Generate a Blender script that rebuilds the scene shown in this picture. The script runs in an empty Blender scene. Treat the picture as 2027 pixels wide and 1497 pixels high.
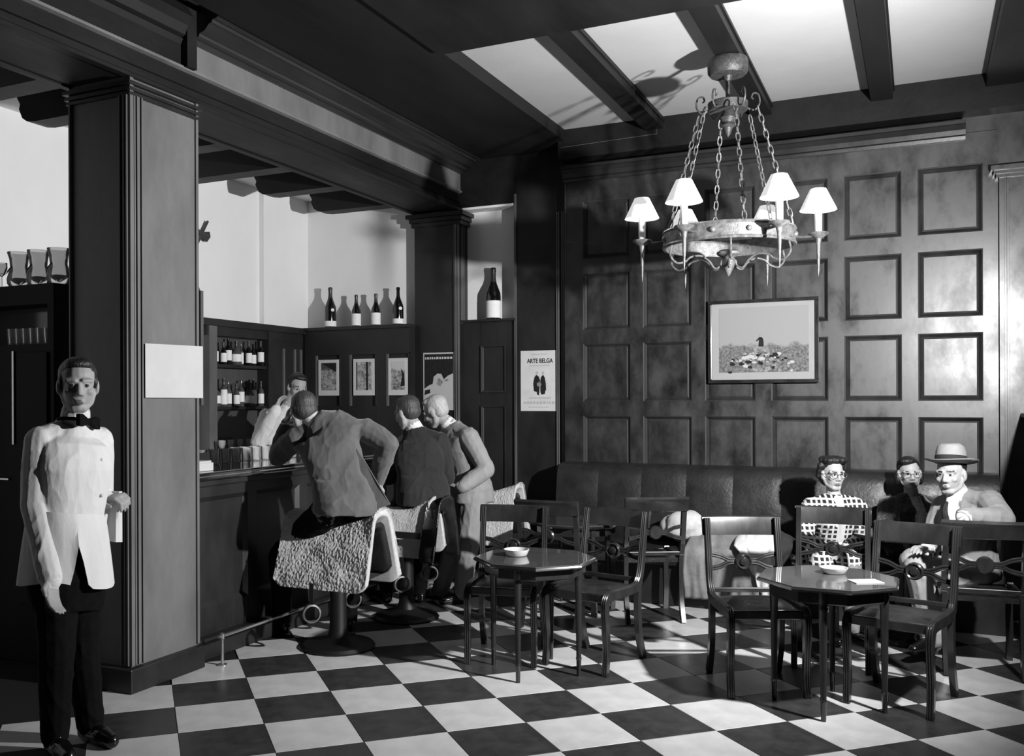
import bpy, bmesh, math, random
import numpy as np
from mathutils import Vector, Matrix, noise
random.seed(7)
SC = bpy.context.scene
COL = SC.collection
PI = math.pi
sin, cos, rad = math.sin, math.cos, math.radians

# ------------------------------------------------------------------ camera
cam_d = bpy.data.cameras.new('camera')
cam = bpy.data.objects.new('camera', cam_d)
COL.objects.link(cam)
cam_d.sensor_fit = 'HORIZONTAL'
cam_d.sensor_width = 36.0
cam_d.lens = 1879.8 / 2027 * 36.0
cam_d.shift_x = (1013.5 - 901.5) / 2027
cam_d.shift_y = (789.4 - 748.5) / 2027
cam_d.clip_start = 0.05
cam.matrix_world = (Matrix.Translation((0, 0, 1.5656)) @ Matrix.Rotation(rad(26.03), 4, 'Z')
                    @ Matrix.Rotation(rad(90), 4, 'X') @ Matrix.Rotation(rad(-0.204), 4, 'Z'))
SC.camera = cam

# ------------------------------------------------------------------ world and light
world = bpy.data.worlds.new('room_air')
SC.world = world
world.use_nodes = True
world.node_tree.nodes['Background'].inputs[0].default_value = (1, 1, 1, 1)
world.node_tree.nodes['Background'].inputs[1].default_value = 0.005

def spot(name, loc, target, energy, size, blend, radius):
    d = bpy.data.lights.new(name, 'SPOT')
    d.energy = energy; d.spot_size = rad(size); d.spot_blend = blend; d.shadow_soft_size = radius
    o = bpy.data.objects.new(name, d); COL.objects.link(o)
    o.location = loc
    o.rotation_euler = (Vector(target) - Vector(loc)).to_track_quat('-Z', 'Y').to_euler()
    return o
# the photographer's flood lamp, standing to the right of the camera
spot('photoflood_lamp', (.85, 4.35, 2.22), (-4.6, 7.2, 2.2), 1400, 157, 1.0, 0.05)

SC.view_settings.view_transform = 'Standard'
SC.view_settings.look = 'None'
SC.view_settings.gamma = 1.0
SC.view_settings.use_curve_mapping = False
SC.view_settings.exposure = 0.0

# ------------------------------------------------------------------ materials
def g(v):
    v = v / 255.0
    return v / 12.92 if v <= 0.04045 else ((v + 0.055) / 1.055) ** 2.4

MATS = {}
def mat(name, v, rough=0.6, spec=0.4, var=0.0, scale=4.0, stretch=(1, 1, 1), bump=0.0, bscale=60.0,
        rvar=0.0, sheen=0.0, trans=0.0, emit=0.0, coat=0.0, coatr=0.12, metal=0.0, alpha=1.0):
    """grey procedural surface: v is the sRGB grey of the thing itself"""
    m = bpy.data.materials.new(name); m.use_nodes = True
    nt = m.node_tree; N = nt.nodes; L = nt.links
    b = N['Principled BSDF']
    c = g(v)
    b.inputs['Base Color'].default_value = (c, c, c, 1)
    b.inputs['Roughness'].default_value = rough
    b.inputs['Specular IOR Level'].default_value = spec
    b.inputs['Metallic'].default_value = metal
    if coat: b.inputs['Coat Weight'].default_value = coat; b.inputs['Coat Roughness'].default_value = coatr
    if sheen: b.inputs['Sheen Weight'].default_value = sheen
    if trans: b.inputs['Transmission Weight'].default_value = trans
    if emit:
        b.inputs['Emission Color'].default_value = (1, 1, 1, 1); b.inputs['Emission Strength'].default_value = emit
    if alpha < 1: b.inputs['Alpha'].default_value = alpha
    tc = N.new('ShaderNodeTexCoord'); mp = N.new('ShaderNodeMapping')
    L.new(tc.outputs['Object'], mp.inputs['Vector'])
    mp.inputs['Scale'].default_value = stretch
    if var or rvar:
        n = N.new('ShaderNodeTexNoise'); n.inputs['Scale'].default_value = scale
        n.inputs['Detail'].default_value = 6; n.inputs['Roughness'].default_value = 0.62
        L.new(mp.outputs['Vector'], n.inputs['Vector'])
        if var:
            r = N.new('ShaderNodeMapRange')
            r.inputs['From Min'].default_value = 0.3; r.inputs['From Max'].default_value = 0.7
            r.inputs['To Min'].default_value = c * (1 - var); r.inputs['To Max'].default_value = c * (1 + var)
            L.new(n.outputs['Fac'], r.inputs['Value']); L.new(r.outputs['Result'], b.inputs['Base Color'])
        if rvar:
            r2 = N.new('ShaderNodeMapRange')
            r2.inputs['From Min'].default_value = 0.3; r2.inputs['From Max'].default_value = 0.7
            r2.inputs['To Min'].default_value = max(.05, rough - rvar); r2.inputs['To Max'].default_value = min(1, rough + rvar)
            L.new(n.outputs['Fac'], r2.inputs['Value']); L.new(r2.outputs['Result'], b.inputs['Roughness'])
    if bump:
        n2 = N.new('ShaderNodeTexNoise'); n2.inputs['Scale'].default_value = bscale; n2.inputs['Detail'].default_value = 4
        L.new(mp.outputs['Vector'], n2.inputs['Vector'])
        bp = N.new('ShaderNodeBump'); bp.inputs['Strength'].default_value = bump; bp.inputs['Distance'].default_value = 0.01
        L.new(n2.outputs['Fac'], bp.inputs['Height']); L.new(bp.outputs['Normal'], b.inputs['Normal'])
    MATS[name] = m
    return m

mat('moulding_wood', 40, 0.6, 0.35, 0.5, 5.5, (1, 1, .6), 0.05, 14, 0.08)
mat('panel_wood', 30, 0.42, 0.9, 0.85, 5.5, (1, 1, .6), 0.05, 14, 0.16, coat=0.6, coatr=0.36)
mat('wall_wood', 30, 0.45, 0.45, 0.5, 3.0, (1, 1, .5), 0.1, 30, 0.08)
mat('pillar_wood', 96, 0.5, 0.4, 0.35, 2.2, (1, 1, .4), 0.08, 30, 0.06)
mat('beam_wood', 23, 0.55, 0.28, 0.4, 3.0, (1, .3, 1), 0.1, 30, 0.08)
mat('bar_wood', 34, 0.42, 0.45, 0.4, 3.0, (1, 1, .5), 0.08, 30, 0.08)
mat('chair_wood', 34, 0.28, 0.5, 0.4, 8.0, (1, 1, .4), 0, 30, 0.05, coat=0.4)
mat('table_wood', 34, 0.10, 0.9, 0.3, 6.0, (1, 1, .6), 0, 30, 0, coat=0.8, coatr=.05)
mat('black_iron', 15, 0.5, 0.4)
mat('leather', 34, 0.32, 0.5, 0.45, 9.0, (1, 1, 1), 0.25, 90, 0.08)
mat('bench_leather', 34, 0.45, 0.5, 0.4, 5.0, (1, 1, 1), 0.25, 45, 0.08)
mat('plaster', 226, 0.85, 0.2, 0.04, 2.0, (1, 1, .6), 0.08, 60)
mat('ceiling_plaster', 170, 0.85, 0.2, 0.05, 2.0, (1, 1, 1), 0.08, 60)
mat('tile_light', 184, 0.34, 0.35, 0.12, 7.0, (1, 1, 1), 0.0, 40, 0.08)
mat('tile_dark', 50, 0.34, 0.35, 0.4, 9.0, (1, 1, 1), 0.0, 40, 0.08)
mat('ebony', 14, 0.65, 0.2, 0.3, 6)
mat('table_glass', 74, 0.09, 0.9, 0.25, 5.0, coat=0.8, coatr=.04)
mat('crown_wood', 33, 0.34, 0.8, 0.3, 3.0, (1, .3, 1), 0.05, 30, 0.06)
mat('grout', 30, 0.8, 0.2)
mat('iron', 70, 0.45, 0.5, 0.5, 30.0, (1, 1, 1), 0.3, 120, metal=0.3)
mat('pale_iron', 104, 0.45, 0.5, 0.55, 30.0, (1, 1, 1), 0.2, 120, metal=0.3)
mat('steel', 190, 0.25, 0.5, 0.1, 20, metal=0.9)
mat('black', 12, 0.6, 0.3)
mat('mount_paper', 150, 0.8, 0.2, 0.05, 6)
mat('paper', 180, 0.8, 0.2, 0.05, 6)
mat('poster_paper', 200, 0.8, 0.2, 0.07, 12)
mat('grey_print', 128, 0.8, 0.2, 0.5, 40)
mat('faint_print', 172, 0.8, 0.2)
mat('ink', 34, 0.8, 0.2, 0.4, 60)
mat('white_china', 188, 0.3, 0.5)
mat('fleece', 214, 0.95, 0.1, 0.12, 40, (1, 1, 1), 1.0, 330, sheen=0.3)
mat('glass_dark', 14, 0.08, 0.6, coat=0.3)
mat('glass_mid', 70, 0.1, 0.6)
mat('label_paper', 225, 0.7, 0.3, 0.06, 30)
mat('foil', 60, 0.35, 0.6, 0.3, 60, metal=0.5)

def glass(name, tint=0.95, rough=0.03):
    m = bpy.data.materials.new(name); m.use_nodes = True
    nt = m.node_tree; N = nt.nodes; L = nt.links
    for n in list(N): N.remove(n)
    o = N.new('ShaderNodeOutputMaterial'); mx = N.new('ShaderNodeMixShader')
    t = N.new('ShaderNodeBsdfTransparent'); t.inputs[0].default_value = (tint, tint, tint, 1)
    gl = N.new('ShaderNodeBsdfGlossy'); gl.inputs['Roughness'].default_value = rough
    f = N.new('ShaderNodeFresnel'); f.inputs['IOR'].default_value = 1.4
    df = N.new('ShaderNodeBsdfDiffuse'); df.inputs[0].default_value = (.85, .85, .85, 1)
    m2 = N.new('ShaderNodeMixShader'); m2.inputs[0].default_value = .22
    L.new(t.outputs[0], m2.inputs[1]); L.new(df.outputs[0], m2.inputs[2])
    L.new(f.outputs[0], mx.inputs[0]); L.new(m2.outputs[0], mx.inputs[1]); L.new(gl.outputs[0], mx.inputs[2])
    L.new(mx.outputs[0], o.inputs[0])
    MATS[name] = m
glass('clear_glass', 0.97)
glass('vase_glass', 0.95)

def M(n): return MATS[n]

# ------------------------------------------------------------------ mesh helpers
class MB:
    def __init__(s): s.v = []; s.f = []; s.mi = []; s.cur = 0
    def add(s, vs, fs):
        o = len(s.v); s.v += [tuple(p) for p in vs]
        for f in fs: s.f.append(tuple(i + o for i in f)); s.mi.append(s.cur)
        return s
    def box(s, a, b, mx=None):
        x0, y0, z0 = a; x1, y1, z1 = b
        vs = [(x0, y0, z0), (x1, y0, z0), (x1, y1, z0), (x0, y1, z0), (x0, y0, z1), (x1, y0, z1), (x1, y1, z1), (x0, y1, z1)]
        if mx: vs = [mx @ Vector(p) for p in vs]
        return s.add(vs, [(0, 3, 2, 1), (4, 5, 6, 7), (0, 1, 5, 4), (1, 2, 6, 5), (2, 3, 7, 6), (3, 0, 4, 7)])
    def rings(s, rs, closed_ring=True, caps=True, loop=False):
        n = len(rs[0]); o = len(s.v)
        for r in rs: s.v += [tuple(p) for p in r]
        k = len(rs)
        for i in range(k if loop else k - 1):
            a = o + i * n; b = o + ((i + 1) % k) * n
            for j in range(n if closed_ring else n - 1):
                j2 = (j + 1) % n
                s.f.append((a + j, a + j2, b + j2, b + j)); s.mi.append(s.cur)
        if caps and not loop and closed_ring:
            s.f.append(tuple(o + j for j in range(n - 1, -1, -1))); s.mi.append(s.cur)
            s.f.append(tuple(o + (k - 1) * n + j for j in range(n))); s.mi.append(s.cur)
        return s
    def lathe(s, prof, n=16, c=(0, 0, 0), mx=None):
        rs = []
        for r, z in prof:
            ring = [Vector((c[0] + max(r, 1e-4) * cos(2 * PI * j / n), c[1] + max(r, 1e-4) * sin(2 * PI * j / n), c[2] + z)) for j in range(n)]
            if mx: ring = [mx @ p for p in ring]
            rs.append(ring)
        return s.rings(rs)
    def tube(s, pts, r, n=8, loop=False):
        pts = [Vector(p) for p in pts]; k = len(pts)
        if not hasattr(r, '__len__'): r = [r] * k
        rs = []; up = None
        for i, p in enumerate(pts):
            a = pts[(i - 1) % k] if (loop or i > 0) else p
            b = pts[(i + 1) % k] if (loop or i < k - 1) else p
            t = (b - a).normalized()
            if up is None:
                up = t.orthogonal().normalized()
            up = (up - t * up.dot(t))
            up = up.normalized() if up.length > 1e-6 else t.orthogonal().normalized()
            w = t.cross(up)
            rs.append([p + (up * cos(2 * PI * j / n) + w * sin(2 * PI * j / n)) * r[i] for j in range(n)])
        return s.rings(rs, loop=loop)
    def prism(s, poly, d0, d1, plane='xy'):
        """poly in 2D, extruded along the third axis from d0 to d1"""
        def P(a, b, d): return {'xy': (a, b, d), 'xz': (a, d, b), 'yz': (d, a, b)}[plane]
        return s.rings([[P(a, b, d0) for a, b in poly], [P(a, b, d1) for a, b in poly]])
    def ell(s, c, r, n=12, k=8, mx=None):
        rs = []
        for i in range(k + 1):
            t = -PI / 2 + PI * i / k; q = max(cos(t), 1e-3)
            ring = [Vector((c[0] + r[0] * q * cos(2 * PI * j / n), c[1] + r[1] * q * sin(2 * PI * j / n), c[2] + r[2] * sin(t))) for j in range(n)]
            if mx: ring = [mx @ p for p in ring]
            rs.append(ring)
        return s.rings(rs)
    def mesh(s, name, mats, smooth=False, bevel=0.0):
        me = bpy.data.meshes.new(name)
        me.from_pydata(s.v, [], s.f)
        mats = mats if isinstance(mats, (list, tuple)) else [mats]
        for m in mats: me.materials.append(M(m) if isinstance(m, str) else m)
        me.polygons.foreach_set('material_index', s.mi)
        bm = bmesh.new(); bm.from_mesh(me)
        bmesh.ops.recalc_face_normals(bm, faces=bm.faces)
        if bevel:
            bmesh.ops.bevel(bm, geom=[e for e in bm.edges if len(e.link_faces) == 2 and e.calc_face_angle(0) > 0.6],
                            offset=bevel, segments=2, affect='EDGES', profile=0.5)
        bm.to_mesh(me); bm.free()
        if smooth:
            me.polygons.foreach_set('use_smooth', [True] * len(me.polygons))
            if smooth != 'all':
                me.set_sharp_from_angle(angle=rad(smooth if smooth is not True else 40))
        me.update()
        return me
    def build(s, name, mats, parent=None, smooth=False, bevel=0.0):
        return link(name, s.mesh(name, mats, smooth, bevel), parent)

def link(name, data, parent=None):
    o = bpy.data.objects.new(name, data); COL.objects.link(o)
    if parent: o.parent = parent
    return o
def tag(o, label=None, cat=None, group=None, kind=None):
    if label: o['label'] = label
    if cat: o['category'] = cat
    if group: o['group'] = group
    if kind: o['kind'] = kind
    return o
def thing(name, label, cat, loc=(0, 0, 0), rotz=0.0, group=None):
    o = link(name, None); o.location = loc; o.rotation_euler = (0, 0, rotz)
    return tag(o, label, cat, group)
def copy_tree(o, parent=None):
    c = o.copy(); COL.objects.link(c)
    if parent: c.parent = parent
    for ch in list(o.children): copy_tree(ch, c)
    return c
def bx(name, a, b, m, parent=None, bevel=0.0):
    return MB().box(a, b).build(name, m, parent, bevel=bevel)
def struct(o): o['kind'] = 'structure'; return o
def lerp(a, b, t): return a + (b - a) * t
def catmull(pts, k=6):
    pts = [Vector(p) for p in pts]; out = []
    for i in range(len(pts) - 1):
        p0 = pts[max(i - 1, 0)]; p1 = pts[i]; p2 = pts[i + 1]; p3 = pts[min(i + 2, len(pts) - 1)]
        for j in range(k):
            t = j / k
            out.append(0.5 * ((2 * p1) + (p2 - p0) * t + (2 * p0 - 5 * p1 + 4 * p2 - p3) * t * t + (3 * p1 - p0 - 3 * p2 + p3) * t ** 3))
    out.append(pts[-1]); return out

# ================================================================== THE SETTING
# ---- floor: diagonal checkerboard of 0.40 m tiles, each its own piece
floor = struct(bx('floor', (-7, -1, -0.05), (4, 9, -0.006), 'grout'))
T0 = Vector((-3.9757, 4.2865)); EI = Vector((.28476, .28091)); EJ = Vector((.28091, -.28476))
def tile_mesh(m):
    b = MB(); q = 0.4965
    def P(a, c, z): p = EI * a + EJ * c; return (p.x, p.y, z)
    rs = [[P(sa * h, sb * h, z) for sa, sb in ((-1, -1), (1, -1), (1, 1), (-1, 1))] for h, z in ((q, -.012), (q, -.0015), (q - .004, 0))]
    b.rings(rs)
    return b.mesh('tile', m)
tl, td = tile_mesh('tile_light'), tile_mesh('tile_dark')
CA = rad(26.03)
cand = []
for i in range(-20, 30):
    for j in range(-16, 22):
        p = T0 + EI * (i + .5) + EJ * (j + .5)
        if not (-3.9 < p.x < 1.6 and 1.4 < p.y < 7.9): continue
        r = p.x * cos(CA) + p.y * sin(CA); f = -p.x * sin(CA) + p.y * cos(CA)
        if f < .5: continue
        x = 901.5 + 1879.8 * r / f; y = 789.4 + 1879.8 * 1.5656 / f
        off = max(0, -x, x - 2027) + max(0, y - 1497)
        cand.append((off, i, j, p))
cand.sort(key=lambda t: t[0])
for off, i, j, p in cand[:300]:
    o = link('tile', td if (i + j) % 2 else tl, floor); o.location = (p.x, p.y, 0)
rest = {0: MB(), 1: MB()}
for off, i, j, p in cand[300:]:
    for dark in (0, 1):
        if (i + j) % 2 == dark:
            me = (tl, td)[dark]
            rest[dark].add([(v.co.x + p.x, v.co.y + p.y, v.co.z) for v in me.vertices], [tuple(q.vertices) for q in me.polygons])
for dark in (0, 1):
    if rest[dark].v: tag(rest[dark].build('tile_field', ('tile_light', 'tile_dark')[dark], floor), kind='stuff')

# ---- the panelled wall behind the banquette (front plane Y = 7.70)
YW = 7.80; K = YW / 7.9
def wx(x): return x * K
def wz(z): return 1.5656 + (z - 1.5656) * K
XL, XR = wx(-2.79), 2.4
wall_back = struct(bx('wall_back', (XL, YW + .03, 0), (XR, YW + .20, 4.1), 'panel_wood'))
cols = [(-2.622, -2.201), (-2.094, -1.686), (-1.579, -1.179), (-1.059, -0.634), (-0.518, -0.116), (-0.006, 0.42)]
rows = [(0.30, 1.008), (1.415, 1.0), (1.537, 2.038), (2.157, 2.648), (2.774, 3.273)]
rows = [(.55, 1.415), (1.537, 2.038), (2.157, 2.648), (2.774, 3.273)]
cols = [(wx(a), wx(b)) for a, b in cols]; rows = [(wz(a) if a > .6 else a, wz(b)) for a, b in rows]
def panel(x0, x1, z0, z1, y, parent, m='panel_wood', dep=.026, mould=.028):
    b = MB()
    def R(i, d): return [(x0 + i, y + d, z0 + i), (x1 - i, y + d, z0 + i), (x1 - i, y + d, z1 - i), (x0 + i, y + d, z1 - i)]
    b.rings([R(0, dep + .004), R(0, 0.0), R(mould * .35, .004), R(mould * .5, .012), R(mould, dep), R(mould + .012, dep - .004)])
    b.mi = [1] * len(b.mi); b.mi[-1] = 0
    return b.build('panel', [m, 'moulding_wood'], parent)
stx = [XL] + [q for c in cols for q in c] + [wx(.522)]
for k in range(0, len(stx), 2):
    bx('stile', (stx[k], YW, .12), (stx[k + 1], YW + .03, wz(3.50)), 'panel_wood', wall_back)
rz = [.12] + [q for r in rows for q in r] + [wz(3.50)]
for c in cols:
    for k in range(0, len(rz), 2):
        bx('rail', (c[0], YW + .0005, rz[k]), (c[1], YW + .03, rz[k + 1]), 'panel_wood', wall_back)
    for r in rows: panel(c[0], c[1], r[0], r[1], YW, wall_back)
# right pilaster of the panelled wall and its cap
bx('pilaster', (wx(.522), YW - .05, 0), (wx(.522) + .55, YW + .05, wz(3.2)), 'panel_wood', wall_back)
for a, b_ in ((.03, .008), (.045, .012), (.06, .006)):
    bx('pilaster_bead', (wx(.522) + a, YW - .05 - b_, .1), (wx(.522) + a + .012, YW - .04, wz(3.2)), 'panel_wood', wall_back)
for z0, z1, pr in ((3.14, 3.165, .02), (3.165, 3.19, .035), (3.19, 3.22, .055)):
    bx('pilaster_cap', (wx(.522) - pr, YW - .05 - pr, wz(z0)), (wx(.522) + .55 + pr, YW + .05, wz(z1)), 'panel_wood', wall_back)
# cornice over the panels
prof = [(.05, 3.45), (-.02, 3.45), (-.025, 3.475), (-.05, 3.48), (-.055, 3.515), (-.085, 3.545), (-.10, 3.55), (-.10, 3.575), (.05, 3.575)]
b = MB().prism([(YW + a, wz(z)) for a, z in prof], XL, wx(.31), 'yz')
struct(b.build('trim_1', 'crown_wood', None))
bx('frieze', (XL, YW - .16, wz(3.62)), (2.4, YW + .03, 4.1), 'beam_wood', wall_back)
struct(bx('baseboard_back', (XL, YW - .02, 0), (2.4, YW + .03, .12), 'wall_wood'))

# ---- section of wall with the posters and the bottle niche (plane Y = 7.90)
YP = 7.90
wall_end = struct(bx('wall_end', (-3.26, YP, 0), (-2.55, YP + .35, 4.1), 'wall_wood'))
bx('lower_panelling', (-3.81, YP + .02, 0), (-3.26, YP + .35, 2.285), 'wall_wood', wall_end)
bx('niche_back', (-3.81, YP + .15, 2.285), (-3.26, YP + .35, 3.4), 'plaster', wall_end)
bx('niche_top', (-3.81, YP - .02, 3.32), (-3.26, YP + .35, 4.1), 'beam_wood', wall_end)
bx('niche_soffit', (-3.79, YP - .01, 3.30), (-3.27, YP + .24, 3.32), 'plaster', wall_end)
bx('niche_shelf', (-3.80, YP - .03, 2.265), (-3.25, YP + .24, 2.287), 'wall_wood', wall_end)
panel(-3.60, -3.36, 1.62, 2.05, YP + .0, wall_end, 'wall_wood')
panel(-3.60, -3.36, .35, 1.50, YP + .0, wall_end, 'wall_wood')
bx('stile', (-3.805, YP - .004, .1), (-3.62, YP + .02, 2.26), 'wall_wood', wall_end)
for xx in (-3.262, -3.25): bx('bead', (xx, YP - .012, .1), (xx + .007, YP + .002, 3.4), 'pillar_wood', wall_end)
for xx, pr in ((-2.86, .02), (-2.84, .03), (-2.815, .022), (-2.795, .034)):
    bx('bead', (xx, YP - pr, .1), (xx + .013, YP + .002, 3.2), 'pillar_wood', wall_end)
struct(bx('baseboard_end', (-3.80, YP - .025, 0), (-2.70, YP + .02, .14), 'wall_wood'))

# ---- pillars
def pillar(name, x0, x1, y0, y1, zt):
    p = struct(bx(name, (x0, y0, 0), (x1, y1, zt), 'pillar_wood'))
    return p
p1 = pillar('wall_pillar_near', -4.25, -3.80, 3.81, 4.335, 3.31)
# framing and beads on the lit face (X = -3.79) and on the dark face (Y = 3.80)
bx('stile', (-3.802, 3.80, .14), (-3.785, 3.825, 3.30), 'pillar_wood', p1)
for yy, pr in ((3.828, .006), (3.842, .014), (3.858, .008), (3.874, .014)):
    bx('bead', (-3.802, yy, .14), (-3.79 + pr, yy + .01, 3.20), 'pillar_wood', p1)
bx('stile', (-3.802, 4.318, .14), (-3.788, 4.338, 3.30), 'pillar_wood', p1)
for zz, pr in ((3.20, .006), (3.225, .012), (3.255, .02)):
    bx('capital_bead', (-4.25 - pr, 3.80 - pr, zz), (-3.79 + pr, 4.335 + pr, zz + .018), 'wall_wood', p1)
for xx, pr in ((-3.812, .010), (-3.836, .006), (-3.862, .010), (-4.235, .008)):
    bx('bead', (xx, 3.80 - pr, .14), (xx + .01, 3.812, 3.20), 'pillar_wood', p1)
struct(bx('baseboard_near', (-4.27, 3.765, 0), (-3.755, 4.345, .13), 'wall_wood', bevel=.006))
p2 = pillar('wall_pillar_far', -4.266, -3.80, 7.87, 8.2, 3.31)
p2.data.materials[0] = M('wall_wood')
for xx, pr in ((-3.845, .012), (-3.828, .02), (-3.81, .012)):
    bx('bead', (xx, 7.86 - pr, .1), (xx + .011, 7.872, 3.17), 'pillar_wood', p2)
for yy in (7.90, 7.94): bx('bead', (-3.802, yy, .1), (-3.786, yy + .012, 3.17), 'pillar_wood', p2)
for zz, pr in ((3.17, .02), (3.21, .035), (3.25, .06)):
    bx('capital_bead', (-4.266 - pr, 7.86 - pr, zz), (-3.79 + pr, 8.2, zz + .036), 'wall_wood', p2)

# ---- main beam over the bar with its cornice
beam = struct(bx('ceiling_beam_bar', (-4.25, .5, 3.305), (-3.80, 8.2, 3.70), 'beam_wood'))
def ext(name, prof, y0, y1, m, parent=None): return MB().prism(prof, y0, y1, 'xz').build(name, m, parent) 
def exty(name, prof, y0, y1, m, parent=None):
    b = MB(); b.rings([[(x, y0, z) for x, z in prof], [(x, y1, z) for x, z in prof]]); return b.build(name, m, parent)
exty('soffit_bead', [(-3.82, 3.295), (-3.775, 3.295), (-3.775, 3.315), (-3.79, 3.325), (-3.79, 3.34), (-3.80, 3.34)], .5, 7.9, 'beam_wood', beam)
exty('soffit_bead', [(-4.275, 3.295), (-4.23, 3.295), (-4.23, 3.31), (-4.25, 3.35), (-4.27, 3.34)], .5, 7.9, 'beam_wood', beam)
exty('lower_fascia', [(-3.80, 3.365), (-3.788, 3.37), (-3.788, 3.435), (-3.80, 3.44)], .5, 7.9, 'beam_wood', beam)
exty('ledge', [(-3.80, 3.455), (-3.776, 3.462), (-3.772, 3.475), (-3.80, 3.48)], .5, 7.9, 'pillar_wood', beam)  # paler wood: the light caught along the ledge is in its colour
exty('upper_fascia', [(-3.80, 3.48), (-3.79, 3.48), (-3.79, 3.63), (-3.80, 3.63)], 4.28, 7.9, 'pillar_wood', beam)  # lit stretch of the fascia, its light put into a paler wood
exty('upper_fascia', [(-3.80, 3.48), (-3.792, 3.48), (-3.792, 3.60), (-3.775, 3.63), (-3.80, 3.63)], .5, 4.20, 'beam_wood', beam)
crown = [(-3.80, 3.63), (-3.77, 3.63), (-3.765, 3.655), (-3.73, 3.665), (-3.725, 3.68), (-3.69, 3.69), (-3.655, 3.725), (-3.635, 3.73),
         (-3.63, 3.745), (-3.60, 3.75), (-3.56, 3.785), (-3.52, 3.79), (-3.515, 3.81), (-3.50, 3.83), (-3.80, 3.9)]
exty('crown_moulding', crown, 4.28, 7.9, 'crown_wood', beam)
exty('crown_moulding', [(-3.80, 3.63), (-3.76, 3.65), (-3.74, 3.70), (-3.70, 3.74), (-3.80, 3.9)], .5, 4.20, 'beam_wood', beam)
bx('crown_block', (-3.80, 4.20, 3.47), (-3.745, 4.28, 3.9), 'beam_wood', beam)

# ---- coffered ceiling
ZC = 3.843
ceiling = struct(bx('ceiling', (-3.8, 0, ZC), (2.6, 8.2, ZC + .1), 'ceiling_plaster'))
def cz(v): return v * .9753
zb = 1.5656 + (3.8 - 1.5656) * .9753
X0, X1 = cz(-2.76), cz(.44); Y0, Y1 = cz(5.43), YW - .16
bx('perimeter_beam', (-3.56, 0, zb), (X0, YP, ZC + .05), 'beam_wood', ceiling)
bx('perimeter_beam', (X1, 0, zb), (2.6, 8, ZC + .05), 'beam_wood', ceiling)
bx('widened_cross_beam', (X0, 0, zb - .03), (X1, Y0, ZC + .05), 'beam_wood', ceiling)  # extended over the unseen near ceiling to keep bounce light off the pillar
bx('cross_beam_bead', (X0, Y0, zb - .01), (X1, Y0 + .03, zb + .04), 'beam_wood', ceiling)
for a in (-2.05, -1.19, -.32):
    bx('ceiling_beam', (cz(a), Y0, zb), (cz(a) + .147, Y1, ZC + .05), 'beam_wood', ceiling)
    bx('beam_bead', (cz(a) - .012, Y0, zb + .055), (cz(a) + .159, Y1, zb + .075), 'beam_wood', ceiling)

# ---- bar alcove: plaster walls, ceiling and short joists
wall_left = struct(bx('wall_left', (-5.75, 1, 0), (-5.6, 8.3, 3.75), 'plaster'))
wall_alcove = struct(bx('wall_alcove_end', (-5.75, 7.97, 0), (-4.2, 8.2, 3.75), 'plaster'))
bx('pier', (-5.6, 7.25, 2.26), (-5.545, 7.97, 3.6), 'plaster', wall_left)
struct(bx('ceiling_bar', (-5.75, 0, 3.56), (-4.2, 8.3, 3.7), 'plaster'))
for k, y in enumerate((3.68, 5.885, 6.619, 7.455, 4.22, 5.15)):
    x0 = (-5.17, -5.5, -5.17, -5.17, -5.17, -5.17)[k]
    prof = [(x0, 3.56), (x0, 3.50), (x0 + .03, 3.45), (x0 + .02, 3.42), (x0 + .05, 3.36), (x0 + .09, 3.335), (x0 + .16, 3.325), (-4.24, 3.325), (-4.24, 3.56)]
    b = MB(); b.rings([[(x, y, z) for x, z in prof], [(x, y + .16, z) for x, z in prof]])
    struct(b.build('ceiling_joist', 'beam_wood'))
# ---- screen added right of the banquette to darken that edge and shade the floor
part = struct(bx('wall_shade_screen', (.66, 6.15, 0), (.72, YW, 1.42), 'wall_wood', bevel=.006))
bx('cap', (.64, 6.13, 1.42), (.74, YW, 1.45), 'wall_wood', part, bevel=.006)

# thin cable stapled to the wall above the panels
w = MB().tube([(wx(-2.775), YW - .005, 2.95), (wx(-2.775), YW - .005, wz(3.70)), (wx(-2.76), YW - .165, wz(3.72)), (wx(-1.93), YW - .165, wz(3.735)), (wx(-1.925), YW - .165, wz(3.86))], .0022, 5)
tag(w.build('wall_cable', 'pale_iron'), 'thin pale cable stapled along the dark wall above the panelling', 'cable')

# ================================================================== BAR
bar = thing('bar_counter', 'long dark panelled bar counter with a polished top and brass edge', 'bar', (0, 0, 0))
bx('body', (-4.38, 4.345, 0), (-3.93, 7.2, 1.06), 'bar_wood', bar)
bx('plinth', (-4.38, 4.345, 0), (-3.84, 7.22, .13), 'bar_wood', bar, bevel=.006)
bx('top', (-4.50, 4.345, 1.075), (-3.855, 7.26, 1.125), 'table_wood', bar, bevel=.01)
bx('top_moulding', (-4.44, 4.345, 1.035), (-3.885, 7.24, 1.075), 'bar_wood', bar, bevel=.008)
MB().tube([(-3.853, 4.36, 1.10), (-3.853, 7.24, 1.10)], .006, 6).build('edge_strip', 'steel', bar)
for k in range(5):
    y0 = 4.36 + k * .57
    bx('stile', (-3.93, y0, .13), (-3.905, y0 + .09, 1.04), 'bar_wood', bar)
    bb = MB()
    def R(i, d): return [(-3.905 - d, y0 + .09 + i, .30 + i), (-3.905 - d, y0 + .57 - i, .30 + i), (-3.905 - d, y0 + .57 - i, .97 - i), (-3.905 - d, y0 + .09 + i, .97 - i)]
    bb.rings([R(0, .025), R(0, 0), R(.012, .008), R(.03, .02)])
    bb.build('panel', 'bar_wood', bar)
    bx('rail', (-3.93, y0 + .09, .13), (-3.9055, y0 + .57, .30), 'bar_wood', bar)
    bx('rail', (-3.93, y0 + .09, .97), (-3.9055, y0 + .57, 1.04), 'bar_wood', bar)

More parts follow.
